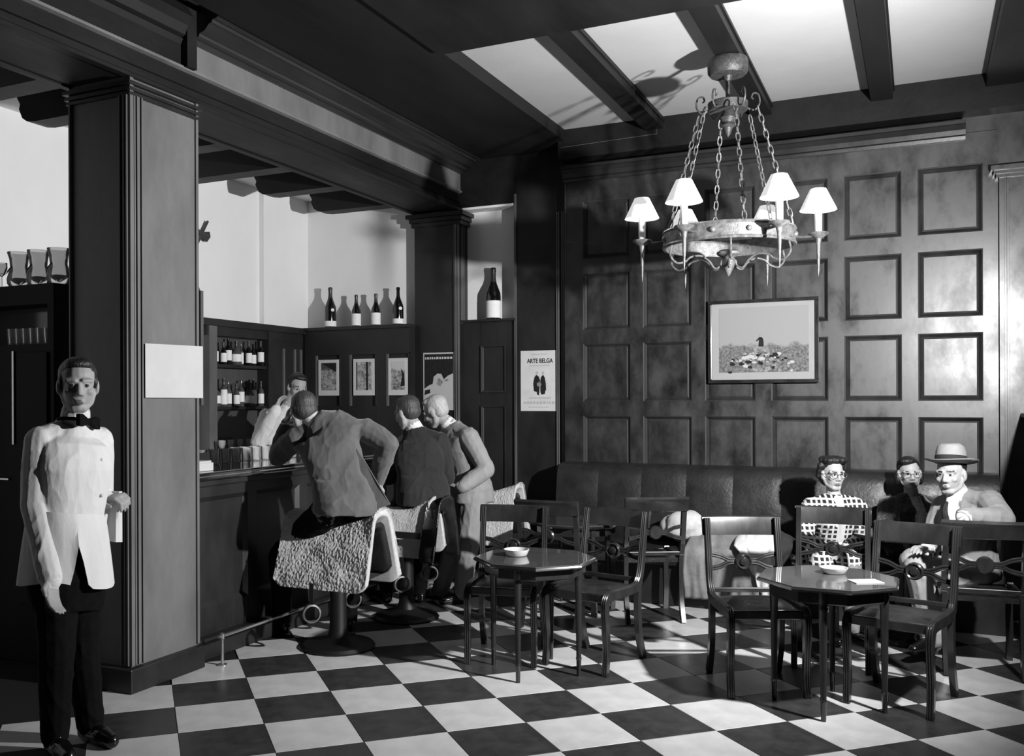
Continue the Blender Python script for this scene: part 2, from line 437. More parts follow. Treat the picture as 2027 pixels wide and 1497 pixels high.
rail = thing('foot_rail', 'slim metal foot rail on short posts along the bar front', 'rail', (-3.695, 4.423, 0))
MB().tube([(0, -.03, .17), (0, 2.7, .17)], .009, 8).build('rail', 'steel', rail, smooth=True)
for y in (0, 1.3, 2.6):
    MB().lathe([(.03, 0), (.03, .006), (.01, .012), (.008, .15), (.014, .155), (.014, .186), (.004, .192)], 10, (0, y, 0)).build('post', 'steel', rail, smooth=True)

# back bar cabinet along the left wall (front X = -5.45) and the end wall (front Y = 7.75)
cab = thing('back_bar_cabinet', 'dark wooden back bar cabinet with open bottle shelves and panelled doors', 'cabinet')
bx('back', (-5.6, 6.30, 0), (-5.58, 7.965, 2.2), 'bar_wood', cab)
bx('base', (-5.59, 6.30, 0), (-5.40, 7.965, 1.02), 'bar_wood', cab)
bx('counter_slab', (-5.6, 6.28, 1.02), (-5.30, 7.75, 1.06), 'bar_wood', cab, bevel=.005)
bx('top', (-5.6, 6.28, 2.20), (-5.43, 7.97, 2.262), 'bar_wood', cab, bevel=.004)
bx('header', (-5.59, 6.34, 2.12), (-5.452, 7.75, 2.20), 'bar_wood', cab)
for y0, y1, m in ((6.36, 6.46, 'pillar_wood'), (7.18, 7.33, 'bar_wood')):  # first post is paler, the light on it set in its colour
    bx('post', (-5.59, y0, 1.06), (-5.44, y1, 2.20), m, cab)
for z in (1.845, 1.475): bx('shelf', (-5.58, 6.46, z), (-5.46, 7.18, z + .028), 'bar_wood', cab, bevel=.003)
bx('mirror_back', (-5.578, 6.46, 1.06), (-5.572, 7.18, 2.12), 'glass_mid', cab)
bx('side_panel', (-5.59, 7.33, 1.06), (-5.46, 7.965, 2.20), 'bar_wood', cab)
for y in (7.42, 7.60, 7.70): bx('bead', (-5.46, y, 1.15), (-5.445, y + .022, 2.05), 'pillar_wood', cab)
bx('end_board', (-5.42, 6.07, 1.52), (-5.36, 6.18, 2.47), 'black', cab)
bx('end_board_edge', (-5.36, 6.155, 1.52), (-5.352, 6.185, 2.47), 'pillar_wood', cab)

wains = thing('alcove_wainscot', 'dark panelled wainscot with bottle ledge on the end wall of the bar', 'panelling')
bx('board', (-5.45, 7.78, 0), (-4.266, 7.97, 2.23), 'bar_wood', wains)
bx('ledge', (-5.47, 7.735, 2.23), (-4.26, 7.97, 2.265), 'bar_wood', wains, bevel=.004)
bx('rail', (-5.44, 7.755, 1.99), (-4.266, 7.782, 2.23), 'bar_wood', wains)
bx('rail', (-5.44, 7.755, .9), (-4.266, 7.782, 1.50), 'bar_wood', wains)
for a, b_ in ((-5.44, -5.31), (-5.02, -4.92), (-4.62, -4.51), (-4.275, -4.266)):
    bx('stile', (a, 7.752, .9), (b_, 7.782, 2.0), 'bar_wood', wains)
for a in (-5.312, -4.92, -4.51): bx('bead', (a, 7.755, 1.50), (a + .02, 7.772, 1.99), 'pillar_wood', wains)
for a in (-5.028, -4.627): bx('bead', (a, 7.748, 1.50), (a + .008, 7.76, 1.99), 'panel_wood', wains)

# cabinet seen through the left opening
lc = thing('glass_cupboard', 'black cupboard with a shelf of small glasses behind the waiter', 'cupboard')
bx('body_lower', (-5.58, 3.97, 0), (-4.56, 4.6, 1.90), 'ebony', lc)
bx('body_upper', (-5.58, 3.97, 2.135), (-4.56, 4.6, 2.255), 'ebony', lc)
bx('niche_back', (-5.58, 4.16, 1.90), (-4.56, 4.6, 2.135), 'glass_mid', lc)
bx('side', (-4.61, 3.97, 1.90), (-4.56, 4.17, 2.135), 'ebony', lc)
bx('door', (-5.55, 3.955, .35), (-5.05, 3.97, 1.85), 'ebony', lc, bevel=.005)
bx('door', (-4.86, 3.955, .35), (-4.60, 3.97, 1.85), 'ebony', lc, bevel=.005)
bx('door_edge', (-4.90, 3.958, 1.30), (-4.885, 3.97, 1.86), 'steel', lc)
bx('metal_strip', (-5.4, 3.955, 1.085), (-4.93, 3.972, 1.095), 'steel', lc)

# ================================================================== BENCH
bench = thing('banquette', 'long dark leather banquette along the panelled wall', 'bench', (0, 0, 0))
bx('base', (XL + .02, 7.14, 0), (.50, 7.75, .30), 'wall_wood', bench)
bx('seat', (XL + .02, 7.08, .30), (.50, 7.62, .425), 'bench_leather', bench, bevel=.04)
nb = 9; L0 = XL + .02; Lw = (.50 - L0) / nb
for k in range(nb):
    b = MB(); rs = []
    for i in range(9):
        t = i / 8; x = L0 + Lw * (k + t); bulge = .013 * (1 - (2 * t - 1) ** 4)
        rs.append([(x, 7.79, .40), (x, 7.56 - bulge, .42), (x, 7.50 - bulge, .55), (x, 7.51 - bulge * 1.1, .75), (x, 7.54 - bulge, .93), (x, 7.57 - bulge * .6, .995), (x, 7.62, 1.018), (x, 7.79, 1.022)])
    b.rings(rs); b.build('back_cushion', 'bench_leather', bench, smooth=50)

# ================================================================== CHAIRS
def sweep_bar(path, w, d, x, lobes=True):
    """bar of width w (in x) and depth d swept along a path in the YZ plane, reeded on its outer face"""
    b = MB(); rs = []; path = [Vector((0, p[0], p[1])) for p in path]
    for i, p in enumerate(path):
        a = path[max(i - 1, 0)]; c = path[min(i + 1, len(path) - 1)]
        t = (c - a).normalized(); n = Vector((0, -t.z, t.y)); dd = d[i] if hasattr(d, '__len__') else d
        ring = []
        for j in range(10):
            u = -1 + 2 * j / 9
            ring.append(p + n * (dd / 2 + (.004 * abs(sin(1.5 * PI * (u + 1))) if lobes else 0)) + Vector((x + u * w / 2, 0, 0)))
        for j in range(9, -1, -3):
            u = -1 + 2 * j / 9
            ring.append(p - n * (dd / 2) + Vector((x + u * w / 2, 0, 0)))
        rs.append(ring)
    return b.rings(rs)
def smooth2(pts, k=5): return [(p.y, p.z) for p in catmull([(0, a, c) for a, c in pts], k)]
def make_chair():
    t = link('side_chair', None)
    for s in (-1, 1):
        x = s * .198
        sweep_bar(smooth2([(-.285, .875), (-.265, .78), (-.243, .66), (-.222, .55), (-.196, .482)]), .032, .036, x).build('back_post', 'chair_wood', t, smooth=35)
        sweep_bar(smooth2([(-.196, .482), (-.17, .452), (-.12, .44), (0, .437), (.14, .44), (.19, .43)]), .032, .05, x).build('seat_rail', 'chair_wood', t, smooth=35)
        sweep_bar(smooth2([(.17, .446), (.207, .43), (.222, .38), (.214, .26), (.205, .14), (.222, 0)]), .034, [.046] * 6 + [.046 - .001 * i for i in range(20)], x).build('leg', 'chair_wood', t, smooth=35)
        sweep_bar(smooth2([(-.19, .455), (-.185, .33), (-.20, .16), (-.255, 0)]), .030, .042, x * .98, False).build('leg', 'chair_wood', t, smooth=35)
    b = MB(); rs = []                                   # broad curved top rail with rolled edge
    for i in range(13):
        u = -1 + 2 * i / 12; x = u * .222; c = .020 * (1 - u * u)
        rs.append([(x, -.268 - c, .778), (x, -.292 - c, .783), (x, -.305 - c, .845), (x, -.318 - c, .868), (x, -.306 - c, .884), (x, -.288 - c, .878), (x, -.278 - c, .845)])
    b.rings(rs).build('top_rail', 'chair_wood', t, smooth=45)
    for s in (-1, 1):                                   # crossed splat meeting in a rosette
        for q in (-1, 1):
            pts = catmull([(s * .186, -.253, .632 + q * .042), (s * .13, -.253, .632 + q * .030), (s * .08, -.254, .632 + q * .008), (s * .035, -.254, .632 + q * .006)], 5)
            b = MB()
            for off in (-.007, .007): b.tube([p + Vector((0, 0, off)) for p in pts], .0075, 6)
            b.build('splat', 'chair_wood', t, smooth=True)
    ro = MB().lathe([(.004, -.016), (.04, -.016), (.047, -.010), (.047, .012), (.040, .019), (.032, .012), (.024, .012), (.020, .021), (.002, .024)], 20,
                    (0, 0, 0), Matrix.Translation((0, -.252, .632)) @ Matrix.Rotation(rad(-90), 4, 'X')).build('rosette', 'chair_wood', t, smooth=35)
    b = MB(); rs = []
    for i in range(9):
        v = -1 + 2 * i / 8; ring = []
        for j in range(9):
            u = -1 + 2 * j / 8; ring.append((u * .19, v * .195 + .0, .445 + .022 * (1 - u ** 4) * (1 - v ** 4)))
        rs.append(ring + [(.188, v * .195, .415), (-.188, v * .195, .415)])
    b.rings(rs).build('seat', 'leather', t, smooth=50)
    bx('front_rail', (-.185, .185, .405), (.185, .212, .452), 'chair_wood', t, bevel=.005)
    bx('lower_rail', (-.185, -.215, .465), (.185, -.197, .492), 'chair_wood', t, bevel=.004)
    return t
chair0 = make_chair()
CH = [  # x, y, facing (dx, dy), label
    (-2.26, 5.33, (.22, -.97), 'dark reeded chair behind the left edge of the left octagonal table'),
    (-1.74, 5.42, (-.20, -.98), 'dark reeded chair with leather seat pushed under the right side of the left octagonal table'),
    (-1.77, 6.75, (-.48, .87), 'lighter-edged chair with its back to us beside the heap of coats'),
    (-.80, 5.36, (.42, -.90), 'dark chair with rosette splat left of the right octagonal table, coat seen through its back'),
    (-.09, 5.41, (-.26, -.97), 'reeded chair with rosette back on the right of the right octagonal table'),
    (.30, 6.27, (-.10, .99), 'chair whose back the man in the hat rests his arm on'),
    (-.47, 6.04, (.05, -1.0), 'dark chair whose open back frames the lap of the woman in the checked jacket'),
    (-2.27, 6.29, (-.05, .99), 'black chair half hidden behind the left table, next to the last saddle stool'),
]
for i, (x, y, f, lab) in enumerate(CH):
    o = chair0 if i == 0 else copy_tree(chair0)
    o.location = (x, y, 0); o.rotation_euler = (0, 0, math.atan2(f[1], f[0]) - PI / 2)
    tag(o, lab, 'chair', 'dark regency style side chairs')

# ================================================================== TABLES
def octo(r, a0=22.0): return [(r * cos(rad(a0 + 45 * k)), r * sin(rad(a0 + 45 * k))) for k in range(8)]
def make_table():
    t = link('octagonal_table', None)
    b = MB()
    b.rings([[(x, y, z) for x, y in octo(r)] for r, z in ((.325, .624), (.352, .632), (.356, .640), (.352, .648))])
    b.build('top', 'table_wood', t)
    b = MB(); b.rings([[(x, y, z) for x, y in octo(r)] for r, z in ((.345, .648), (.347, .651), (.345, .654))])
    b.build('glass_sheet', 'table_glass', t)
    b = MB(); b.rings([[(x, y, z) for x, y in octo(r)] for r, z in ((.285, .565), (.29, .57), (.29, .625))])
    b.build('apron', 'chair_wood', t)
    lg = MB().lathe([(.012, 0), (.014, .09), (.017, .10), (.014, .11), (.018, .40), (.021, .535), (.024, .545), (.019, .56), (.023, .575), (.022, .63)], 12)
    me = lg.mesh('leg', 'chair_wood', smooth=40)
    for k in range(4):
        l = link('leg', me, t); l.location = (.262 * cos(k * PI / 2), .262 * sin(k * PI / 2), 0)
    return t
tab0 = make_table()
for i, (x, y, rz_, lab) in enumerate(((-1.99, 5.11, 0, 'octagonal table with a polished top on the left, a white dish on it'),
                                 (-.42, 5.16, 0, 'octagonal table with a glossy top on the right, white pieces lying on it'),
                                 (-2.30, 6.75, rad(45), 'small octagonal table in the back left corner before the banquette'))):
    o = tab0 if i == 0 else copy_tree(tab0)
    o.location = (x, y, 0); o.rotation_euler = (0, 0, rz_)
    tag(o, lab, 'table', 'octagonal lounge tables')
t3 = thing('pedestal_table', 'pedestal table on a round base in front of the seated group', 'table', (-.06, 6.74, 0))
b = MB(); b.rings([[(x, y, z) for x, y in octo(r)] for r, z in ((.32, .665), (.345, .672), (.345, .69))]); b.build('top', 'table_wood', t3)
MB().lathe([(.20, 0), (.21, .01), (.205, .03), (.17, .04), (.18, .055), (.05, .08), (.035, .12), (.035, .60), (.06, .64), (.16, .665)], 24).build('pedestal', 'chair_wood', t3, smooth=35)

# ================================================================== SADDLE STOOLS
def saddle(name, m, parent, L=.64, dx=0, zt=.865, zb=.42, th=.03, fur=0.0, res=(44, 60), wtop=.085, wbot=.225, flare=.02, seed=0, dz=0):
    """horse saddle: an inverted U swept along local X, dipped in the middle"""
    nu, ns = res; b = MB(); outer = []; inner = []
    for i in range(nu + 1):
        u = -1 + 2 * i / nu; ro = []; ri = []
        dip = .075 * (1 - u * u) ** 1.0
        top = zt - dip + .015 * u
        for j in range(ns + 1):
            s_ = -1 + 2 * j / ns; a = abs(s_); sg = 1 if s_ >= 0 else -1
            # over the top for a < .28, then down the flap
            if a < .30:
                q = a / .30; y = wtop * sin(q * PI / 2) * 1.25; z = top - .055 * (1 - cos(q * PI / 2))
            else:
                q = (a - .30) / .70; y = wtop * 1.25 + (wbot - wtop * 1.25) * q ** .8; z = (top - .055) + (zb - (top - .055)) * q
            q2 = max(0, (a - .30) / .70)
            x = u * L / 2 * (1 + flare * q2) + dx
            corner = max(0, abs(u) - .8) / .2; z += .05 * corner ** 2 * q2 ** 3
            n_ = Vector((0, y * 2.2, max(.02, .35 * (1 - q2))) ).normalized()
            p = Vector((x, sg * y, z + dz)); nn = Vector((0, sg * n_.y, n_.z))
            if fur:
                f_ = noise.noise(Vector((p.x * 90 + seed, p.y * 90, p.z * 60))) * fur * .35 + noise.noise(Vector((p.x * 150, p.y * 150 + seed, p.z * 90))) * fur * .35 + noise.noise(Vector((p.x * 9, p.y * 9, p.z * 9 + seed))) * fur * .8
                p = p + nn * f_
            ro.append(p); ri.append(Vector(((x - dx) * .985 + dx, sg * y, z + dz)) - nn * th)
        outer.append(ro); inner.append(ri)
    rs = []
    for i in range(nu + 1): rs.append(outer[i] + list(reversed(inner[i])))
    b.rings(rs)
    return b.build(name, m, parent, smooth='all')
def ringmesh(r, w, t):
    b = MB(); rs = []
    for k in range(24):
        a = 2 * PI * k / 24; c = (cos(a), sin(a))
        rs.append([(r0 * c[0], yy, r0 * c[1]) for r0, yy in ((r - t, -w), (r + t, -w * .8), (r + t, w * .8), (r - t, w))])
    return b.rings(rs, loop=True)
def stool(loc, lab, kind, rz_=0.0):
    t = thing('saddle_stool', lab, 'stool', loc, rz_, 'saddle stools at the bar')
    MB().lathe([(.23, 0), (.235, .012), (.22, .03), (.12, .045), (.07, .07), (.055, .12), (.05, .45), (.09, .50), (.11, .62), (.06, .74)], 24).build('pedestal', 'black_iron', t, smooth=35)
    if kind == 'fur':
        saddle('sheepskin_cover', 'fleece', t, .66, 0, .875, .40, .045, .012, (170, 200), seed=loc[1] * 3)
        saddle('saddle', 'leather', t, .60, 0, .79, .46, .03, 0, (20, 30), .06, .165)
    else:
        saddle('saddle', 'leather', t, .11, .27, .875, .44, .022, 0, (30, 40), .09, .215)
        for sy in (-1, 1): MB().box((-.34, sy * .206 - .006, .60), (.22, sy * .206 + .006, .645)).build('girth_strap', 'leather', t)
        saddle('fleece_pad', 'fleece', t, .58, -.06, .862, .46, .03, .010, (110, 130), .07, .175, seed=2)
        for s in (-1, 1):
            pass
    for s in (-1, 1):
        st = MB().box((-.014, -.003, -.02), (.014, .003, .13)).build('stirrup_strap', 'leather', t)
        st.location = (-.04, s * .235, .31)
        if kind != 'fur': st.location = (.08, s * .215, .34)
        r = ringmesh(.052, .018, .005).build('stirrup', 'pale_iron', t, smooth=40)
        r.location = (st.location.x, st.location.y, st.location.z - .055); r.rotation_euler = (0, 0, rad(50))
    return t
stool((-3.30, 5.06, 0), 'bar stool made from a saddle with white sheepskin, nearest the pillar', 'fur')
stool((-3.30, 5.95, 0), 'leather saddle bar stool with a pale fleece pad in the middle of the row', 'leather')
stool((-3.22, 7.10, 0), 'white sheepskin saddle stool at the far end of the bar', 'fur', rad(0))

# ================================================================== CHANDELIER
CX, CY = -1.10, 6.26
zbot = zb - .002
R2 = rad(12)
ch = thing('chandelier', 'wrought iron ring chandelier with six lit candle lamps on long chains', 'chandelier', (CX, CY, 0), R2)
MB().lathe([(.12, -.002), (.128, -.02), (.125, -.085), (.11, -.105), (.03, -.11), (.02, -.14), (.0, -.14)], 28, (0, 0, zbot)).build('canopy', 'iron', ch, smooth=35)
zs = zbot
MB().tube([(0, 0, zs - .10), (0, 0, 3.43)], .014, 10).build('rod', 'iron', ch, smooth=True)
cr = MB()
cr.lathe([(.118, 3.41), (.122, 3.41), (.126, 3.46), (.122, 3.465), (.116, 3.462), (.114, 3.412)], 28)
for k in range(6):
    a = k * PI / 3 + PI / 6; c, s_ = cos(a), sin(a)
    cr.tube([(r * c, r * s_, z) for r, z in ((.0, 3.43), (.06, 3.445), (.12, 3.44))], .008, 6)
crown_ring = cr.build('crown_ring', 'iron', ch, smooth=35)
for k in range(6):
    a = k * PI / 3; c, s_ = cos(a), sin(a)
    pts = catmull([(.12, 3.42), (.16, 3.40), (.19, 3.44), (.185, 3.50), (.155, 3.515), (.145, 3.485), (.16, 3.475)], 4) if False else None
    P2 = [(.12, 3.42), (.165, 3.405), (.195, 3.445), (.188, 3.50), (.158, 3.512), (.146, 3.487), (.158, 3.474)]
    MB().tube(catmull([(r * c, r * s_, z) for r, z in P2], 4), .006, 6).build('scroll', 'iron', crown_ring, smooth=True)
MB().lathe([(.0, 3.24), (.018, 3.262), (.03, 3.30), (.05, 3.315), (.035, 3.335), (.055, 3.365), (.03, 3.41), (.02, 3.43)], 14).build('hanging_finial', 'iron', ch, smooth=35)
ZR = 2.585
b = MB()
b.lathe([(.395, ZR - .055), (.412, ZR - .055), (.418, ZR - .045), (.410, ZR - .035), (.410, ZR + .035), (.418, ZR + .045), (.412, ZR + .055), (.395, ZR + .055)], 48)
b.f = [f for f in b.f if len(f) == 4]; b.mi = [0] * len(b.f)
o_ = len(b.v) - 8 * 48
for j in range(48): b.f.append((o_ + j, o_ + (j + 1) % 48, o_ + 7 * 48 + (j + 1) % 48, o_ + 7 * 48 + j)); b.mi.append(0)
band = b.build('ring_band', 'pale_iron', ch, smooth=35)
for k in range(12):
    a = (k + .5) * PI / 6
    MB().ell((.412 * cos(a), .412 * sin(a), ZR), (.018, .018, .018), 10, 6).build('boss', 'pale_iron', band, smooth=True)
for k in range(6):                                   # chains
    a = k * PI / 3 + PI / 6 + .2; c, s_ = cos(a), sin(a)
    p0 = Vector((.19 * c, .19 * s_, 3.405)); p1_ = Vector((.405 * c, .405 * s_, ZR + .055)); d = (p1_ - p0)
    n = 15; b = MB(); t = d.normalized(); side = t.cross(Vector((-s_, c, 0))).normalized(); other = t.cross(side)
    ll = d.length / n
    for i in range(n):
        m_ = p0 + d * ((i + .5) / n); w = side if i % 2 else other
        b.tube([m_ + t * (ll * .64 * cos(q * PI / 5)) + w * (.013 * sin(q * PI / 5)) for q in range(10)], .0042, 5, loop=True)
    b.build('chain', 'pale_iron', ch, smooth=True)
shade_m = bpy.data.materials.new('lamp_shade'); shade_m.use_nodes = True
sb = shade_m.node_tree.nodes['Principled BSDF']
sb.inputs['Base Color'].default_value = (.8, .8, .8, 1); sb.inputs['Roughness'].default_value = .9
sb.inputs['Emission Color'].default_value = (1, 1, 1, 1); sb.inputs['Emission Strength'].default_value = .55
MATS['lamp_shade'] = shade_m
for k in range(6):
    a = k * PI / 3; c, s_ = cos(a), sin(a); RA = .545
    arm = MB().tube(catmull([(.40 * c, .40 * s_, ZR), (.47 * c, .47 * s_, ZR - .005), (RA * c, RA * s_, ZR + .005)], 4), .009, 8).build('candle_arm', 'iron', ch, smooth=True)
    x, y = RA * c, RA * s_
    MB().lathe([(.0, -.26), (.006, -.22), (.013, -.06), (.02, -.02), (.05, .0), (.062, .012), (.058, .018), (.02, .016), (.02, .02)], 14, (x, y, ZR)).build('drip_pan', 'pale_iron', arm, smooth=35)
    MB().lathe([(.022, .018), (.023, .17), (.016, .178), (.003, .18)], 14, (x, y, ZR)).build('candle', 'white_china', arm, smooth=35)
    b = MB()
    prof = [(.112, .158), (.048, .292), (.044, .292), (.108, .160)]
    rs = [[(x + r * cos(2 * PI * j / 24), y + r * sin(2 * PI * j / 24), ZR + z) for j in range(24)] for r, z in prof]
    b.rings(rs, loop=True).build('lamp_shade', 'lamp_shade', arm, smooth=35)
    ld = bpy.data.lights.new('candle_bulb', 'POINT'); ld.energy = 0.5; ld.shadow_soft_size = .02
    lo = link('candle_bulb', ld, ch); lo.location = (x, y, ZR + .225)
MB().lathe([(.0, -.24), (.014, -.225), (.03, -.19), (.045, -.165), (.05, -.14), (.035, -.12), (.07, -.10), (.075, -.085), (.05, -.07), (.0, -.07)], 20, (0, 0, ZR)).build('bottom_cup', 'pale_iron', ch, smooth=35)
for k in range(6):
    a = k * PI / 3 + PI / 6; c, s_ = cos(a), sin(a)
    P2 = [(.405, -.055), (.415, -.12), (.37, -.165), (.31, -.155), (.27, -.125), (.20, -.115), (.14, -.145), (.10, -.19), (.06, -.175), (.05, -.14)]
    MB().tube(catmull([(r * c, r * s_, ZR + z) for r, z in P2], 4), .0065, 6).build('scroll_bracket', 'pale_iron', ch, smooth=True)

# ================================================================== PICTURES AND POSTERS
YF = YW - .006
fx0, fx1, fz0, fz1 = wx(-1.547), wx(-.698), wz(1.682), wz(2.352)
pic = thing('framed_print', 'framed hunting print with a wide pale mount on the panelled wall', 'picture', (0, 0, 0))
bw = .028
for a, c in (((fx0, fz0), (fx1, fz0 + bw)), ((fx0, fz1 - bw), (fx1, fz1)), ((fx0, fz0 + bw), (fx0 + bw, fz1 - bw)), ((fx1 - bw, fz0 + bw), (fx1, fz1 - bw))):
    bx('frame_side', (a[0], YF - .03, a[1]), (c[0], YF + .004, c[1]), 'chair_wood', pic, bevel=.004)
bx('mount', (fx0 + bw, YF - .012, fz0 + bw), (fx1 - bw, YF, fz1 - bw), 'mount_paper', pic)
def print_mat(name, sky, lo, hi, z_h, zr, sc):
    m = bpy.data.materials.new(name); m.use_nodes = True; nt = m.node_tree; N = nt.nodes; L = nt.links
    b = N['Principled BSDF']; b.inputs['Roughness'].default_value = .7
    tc = N.new('ShaderNodeTexCoord'); sx = N.new('ShaderNodeSeparateXYZ'); L.new(tc.outputs['Object'], sx.inputs[0])
    n = N.new('ShaderNodeTexNoise'); n.inputs['Scale'].default_value = sc; n.inputs['Detail'].default_value = 8; n.inputs['Roughness'].default_value = .7
    L.new(tc.outputs['Object'], n.inputs['Vector'])
    n2 = N.new('ShaderNodeTexNoise'); n2.inputs['Scale'].default_value = sc * .22; n2.inputs['Detail'].default_value = 3
    L.new(tc.outputs['Object'], n2.inputs['Vector'])
    ad = N.new('ShaderNodeMath'); ad.operation = 'MULTIPLY_ADD'; ad.inputs[1].default_value = zr; L.new(n2.outputs['Fac'], ad.inputs[0]); L.new(sx.outputs['Z'], ad.inputs[2])
    st = N.new('ShaderNodeMapRange'); st.inputs['From Min'].default_value = z_h + zr * .5 - .012; st.inputs['From Max'].default_value = z_h + zr * .5 + .012
    L.new(ad.outputs[0], st.inputs['Value'])
    r = N.new('ShaderNodeMapRange'); r.inputs['From Min'].default_value = .35; r.inputs['From Max'].default_value = .65
    r.inputs['To Min'].default_value = g(lo); r.inputs['To Max'].default_value = g(hi); L.new(n.outputs['Fac'], r.inputs['Value'])
    mx = N.new('ShaderNodeMix'); mx.data_type = 'FLOAT'; L.new(st.outputs['Result'], mx.inputs['Factor']); L.new(r.outputs['Result'], mx.inputs[2]); mx.inputs[3].default_value = g(sky)
    L.new(mx.outputs[0], b.inputs['Base Color'])
    MATS[name] = m
ph = fz1 - fz0
print_mat('hunt_print', 138, 40, 128, fz0 + ph * .45, .10, 55)
bx('printed_scene', (fx0 + .085, YF - .0135, fz0 + .085), (fx1 - .075, YF - .011, fz1 - .06), 'hunt_print', pic)
def poly(name, pts, y, m, parent): return MB().prism(pts, y, y + .0008, 'xz').build(name, m, parent)
cxp, czp = lerp(fx0, fx1, .475), lerp(fz0, fz1, .505)
def sc_(pts, s): return [(cxp + a * s, czp + c * s) for a, c in pts]
poly('printed_rider', sc_([(-.01, -.05), (.012, -.062), (.035, -.05), (.034, -.01), (.028, .02), (.012, .034), (-.004, .03), (-.03, .002), (-.028, -.006), (-.006, .006)], .9), YF - .0146, 'ink', pic)
poly('printed_head', sc_([(-.004, .034), (.010, .036), (.013, .05), (.004, .058), (-.006, .05)], .9), YF - .0146, 'grey_print', pic)
random.seed(21); hb = MB()
for q in range(90):
    xx = random.gauss(0, .13); zz = -.10 - abs(random.gauss(0, .075)) - .25 * abs(xx) * random.random(); rr_ = random.uniform(.006, .022)
    if abs(xx) < .28 and zz > -.25:
        a0 = random.random() * 6; hb.prism([(cxp + xx + rr_ * cos(a0 + k_ * PI / 3) * random.uniform(.7, 1.6), czp + zz + rr_ * sin(a0 + k_ * PI / 3) * .8) for k_ in range(6)], YF - .0142 - q * .000004, YF - .0134, 'xz'); hb.mi[-8:] = [q % 3] * 8
tag(hb.build('printed_hounds', ['ink', 'grey_print', 'faint_print'], pic), kind='stuff')
poly('printed_horse', sc_([(-.10, -.03), (-.07, -.02), (-.045, -.045), (-.01, -.055), (.05, -.055), (.085, -.065), (.095, -.10), (.085, -.15), (.07, -.15), (.07, -.105), (.02, -.10), (-.03, -.105), (-.035, -.155), (-.05, -.155), (-.05, -.10), (-.06, -.065), (-.085, -.055), (-.11, -.05)], .85), YF - .0147, 'grey_print', pic)

def text(body, size, loc, m, parent, bold=.0, sx=1.0):
    cu = bpy.data.curves.new('lettering', 'FONT'); cu.body = body; cu.size = size; cu.align_x = 'CENTER'; cu.align_y = 'CENTER'
    cu.extrude = .0004; cu.offset = bold
    tmp = bpy.data.objects.new('tmp', cu); COL.objects.link(tmp)
    dg = bpy.context.evaluated_depsgraph_get(); me = bpy.data.meshes.new_from_object(tmp.evaluated_get(dg))
    bpy.data.objects.remove(tmp); me.materials.clear(); me.materials.append(M(m))
    o = link('lettering', me, parent); o.rotation_euler = (rad(90), 0, 0); o.location = loc; o.scale = (sx, 1, 1)
    return o
yp = YP - .003
po = thing('exhibition_poster', 'white poster reading ARTE BELGA with two dark cloaked figures', 'poster')
ax0, ax1, az0, az1 = -3.205, -2.838, 1.453, 1.99
bx('sheet', (ax0, yp, az0), (ax1, yp + .003, az1), 'poster_paper', po)
axc = (ax0 + ax1) / 2
text('ARTE BELGA', .054, (axc, yp - .001, 1.897), 'ink', po, .0012, .80)
def faint(x0, x1, z, h, m='faint_print', parent=po, y=None, n=9):
    random.seed(int(z * 1000)); b = MB(); x = x0; yy = y or yp
    while x < x1 - .006:
        w = random.uniform(.5, 1.2) * h
        b.box((x, yy - .0008, z - h / 2), (min(x + w, x1), yy, z + h / 2 * random.uniform(.7, 1.0))); x += w + h * .35
    return tag(b.build('faint_lettering', m, parent), kind='stuff')
faint(axc - .08, axc + .07, 1.957, .012); faint(axc - .10, axc + .10, 1.857, .012)
faint(axc - .10, axc + .10, 1.570, .016); faint(axc - .155, axc + .15, 1.528, .026); faint(axc - .11, axc + .08, 1.488, .010)
def fig(pts, m='ink', y=yp - .0009, nm='printed_figure'): return poly(nm, [(axc + a, 1.70 + c) for a, c in pts], y, m, po)
fig([(-.058, -.07), (-.03, -.078), (-.028, -.10), (-.01, -.108), (-.006, -.075), (.0, .03), (-.012, .06), (-.035, .075), (-.052, .055), (-.064, 0)])
fig([(.004, -.08), (.016, -.103), (.046, -.095), (.05, -.07), (.058, -.06), (.055, .0), (.045, .05), (.03, .075), (.01, .055), (.002, .02)])
fig([(-.04, .078), (-.02, .078), (-.018, .098), (-.03, .108), (-.042, .096)], 'faint_print'); fig([(.018, .078), (.038, .078), (.042, .095), (.028, .106), (.017, .096)], 'faint_print')
fig([(-.02, -.03), (.012, -.02), (.01, .0), (-.012, .012), (-.03, -.005)], 'grey_print', yp - .0016)

ym = 7.86 - .001
mp_ = thing('mountain_poster', 'dark travel poster of a snowy mountain on the far pillar', 'poster')
mx0, mx1, mz0, mz1 = -4.172, -3.848, 1.46, 1.995
bx('sheet', (mx0, ym, mz0), (mx1, ym + .008, mz1), 'paper', mp_)
bx('night_sky', (mx0 + .012, ym - .001, mz0 + .012), (mx1 - .012, ym, mz1 - .014), 'ink', mp_)
poly('printed_snow', [(mx0 + .012, mz0 + .012), (mx0 + .012, 1.66), (mx0 + .06, 1.69), (mx0 + .10, 1.705), (mx0 + .11, 1.77), (mx0 + .15, 1.80), (mx0 + .19, 1.795), (mx0 + .215, 1.745), (mx0 + .26, 1.78), (mx1 - .012, 1.80), (mx1 - .012, mz0 + .012)], ym - .0018, 'paper', mp_)
poly('printed_rock', [(mx0 + .14, 1.70), (mx0 + .16, 1.76), (mx0 + .19, 1.74), (mx0 + .21, 1.72), (mx0 + .18, 1.68)], ym - .0026, 'grey_print', mp_)
poly('printed_rock', [(mx0 + .014, 1.60), (mx0 + .02, 1.645), (mx0 + .07, 1.655), (mx0 + .075, 1.62)], ym - .0026, 'ink', mp_)
poly('printed_rock', [(mx0 + .22, 1.735), (mx0 + .25, 1.748), (mx0 + .27, 1.74), (mx0 + .24, 1.725)], ym - .0026, 'grey_print', mp_)
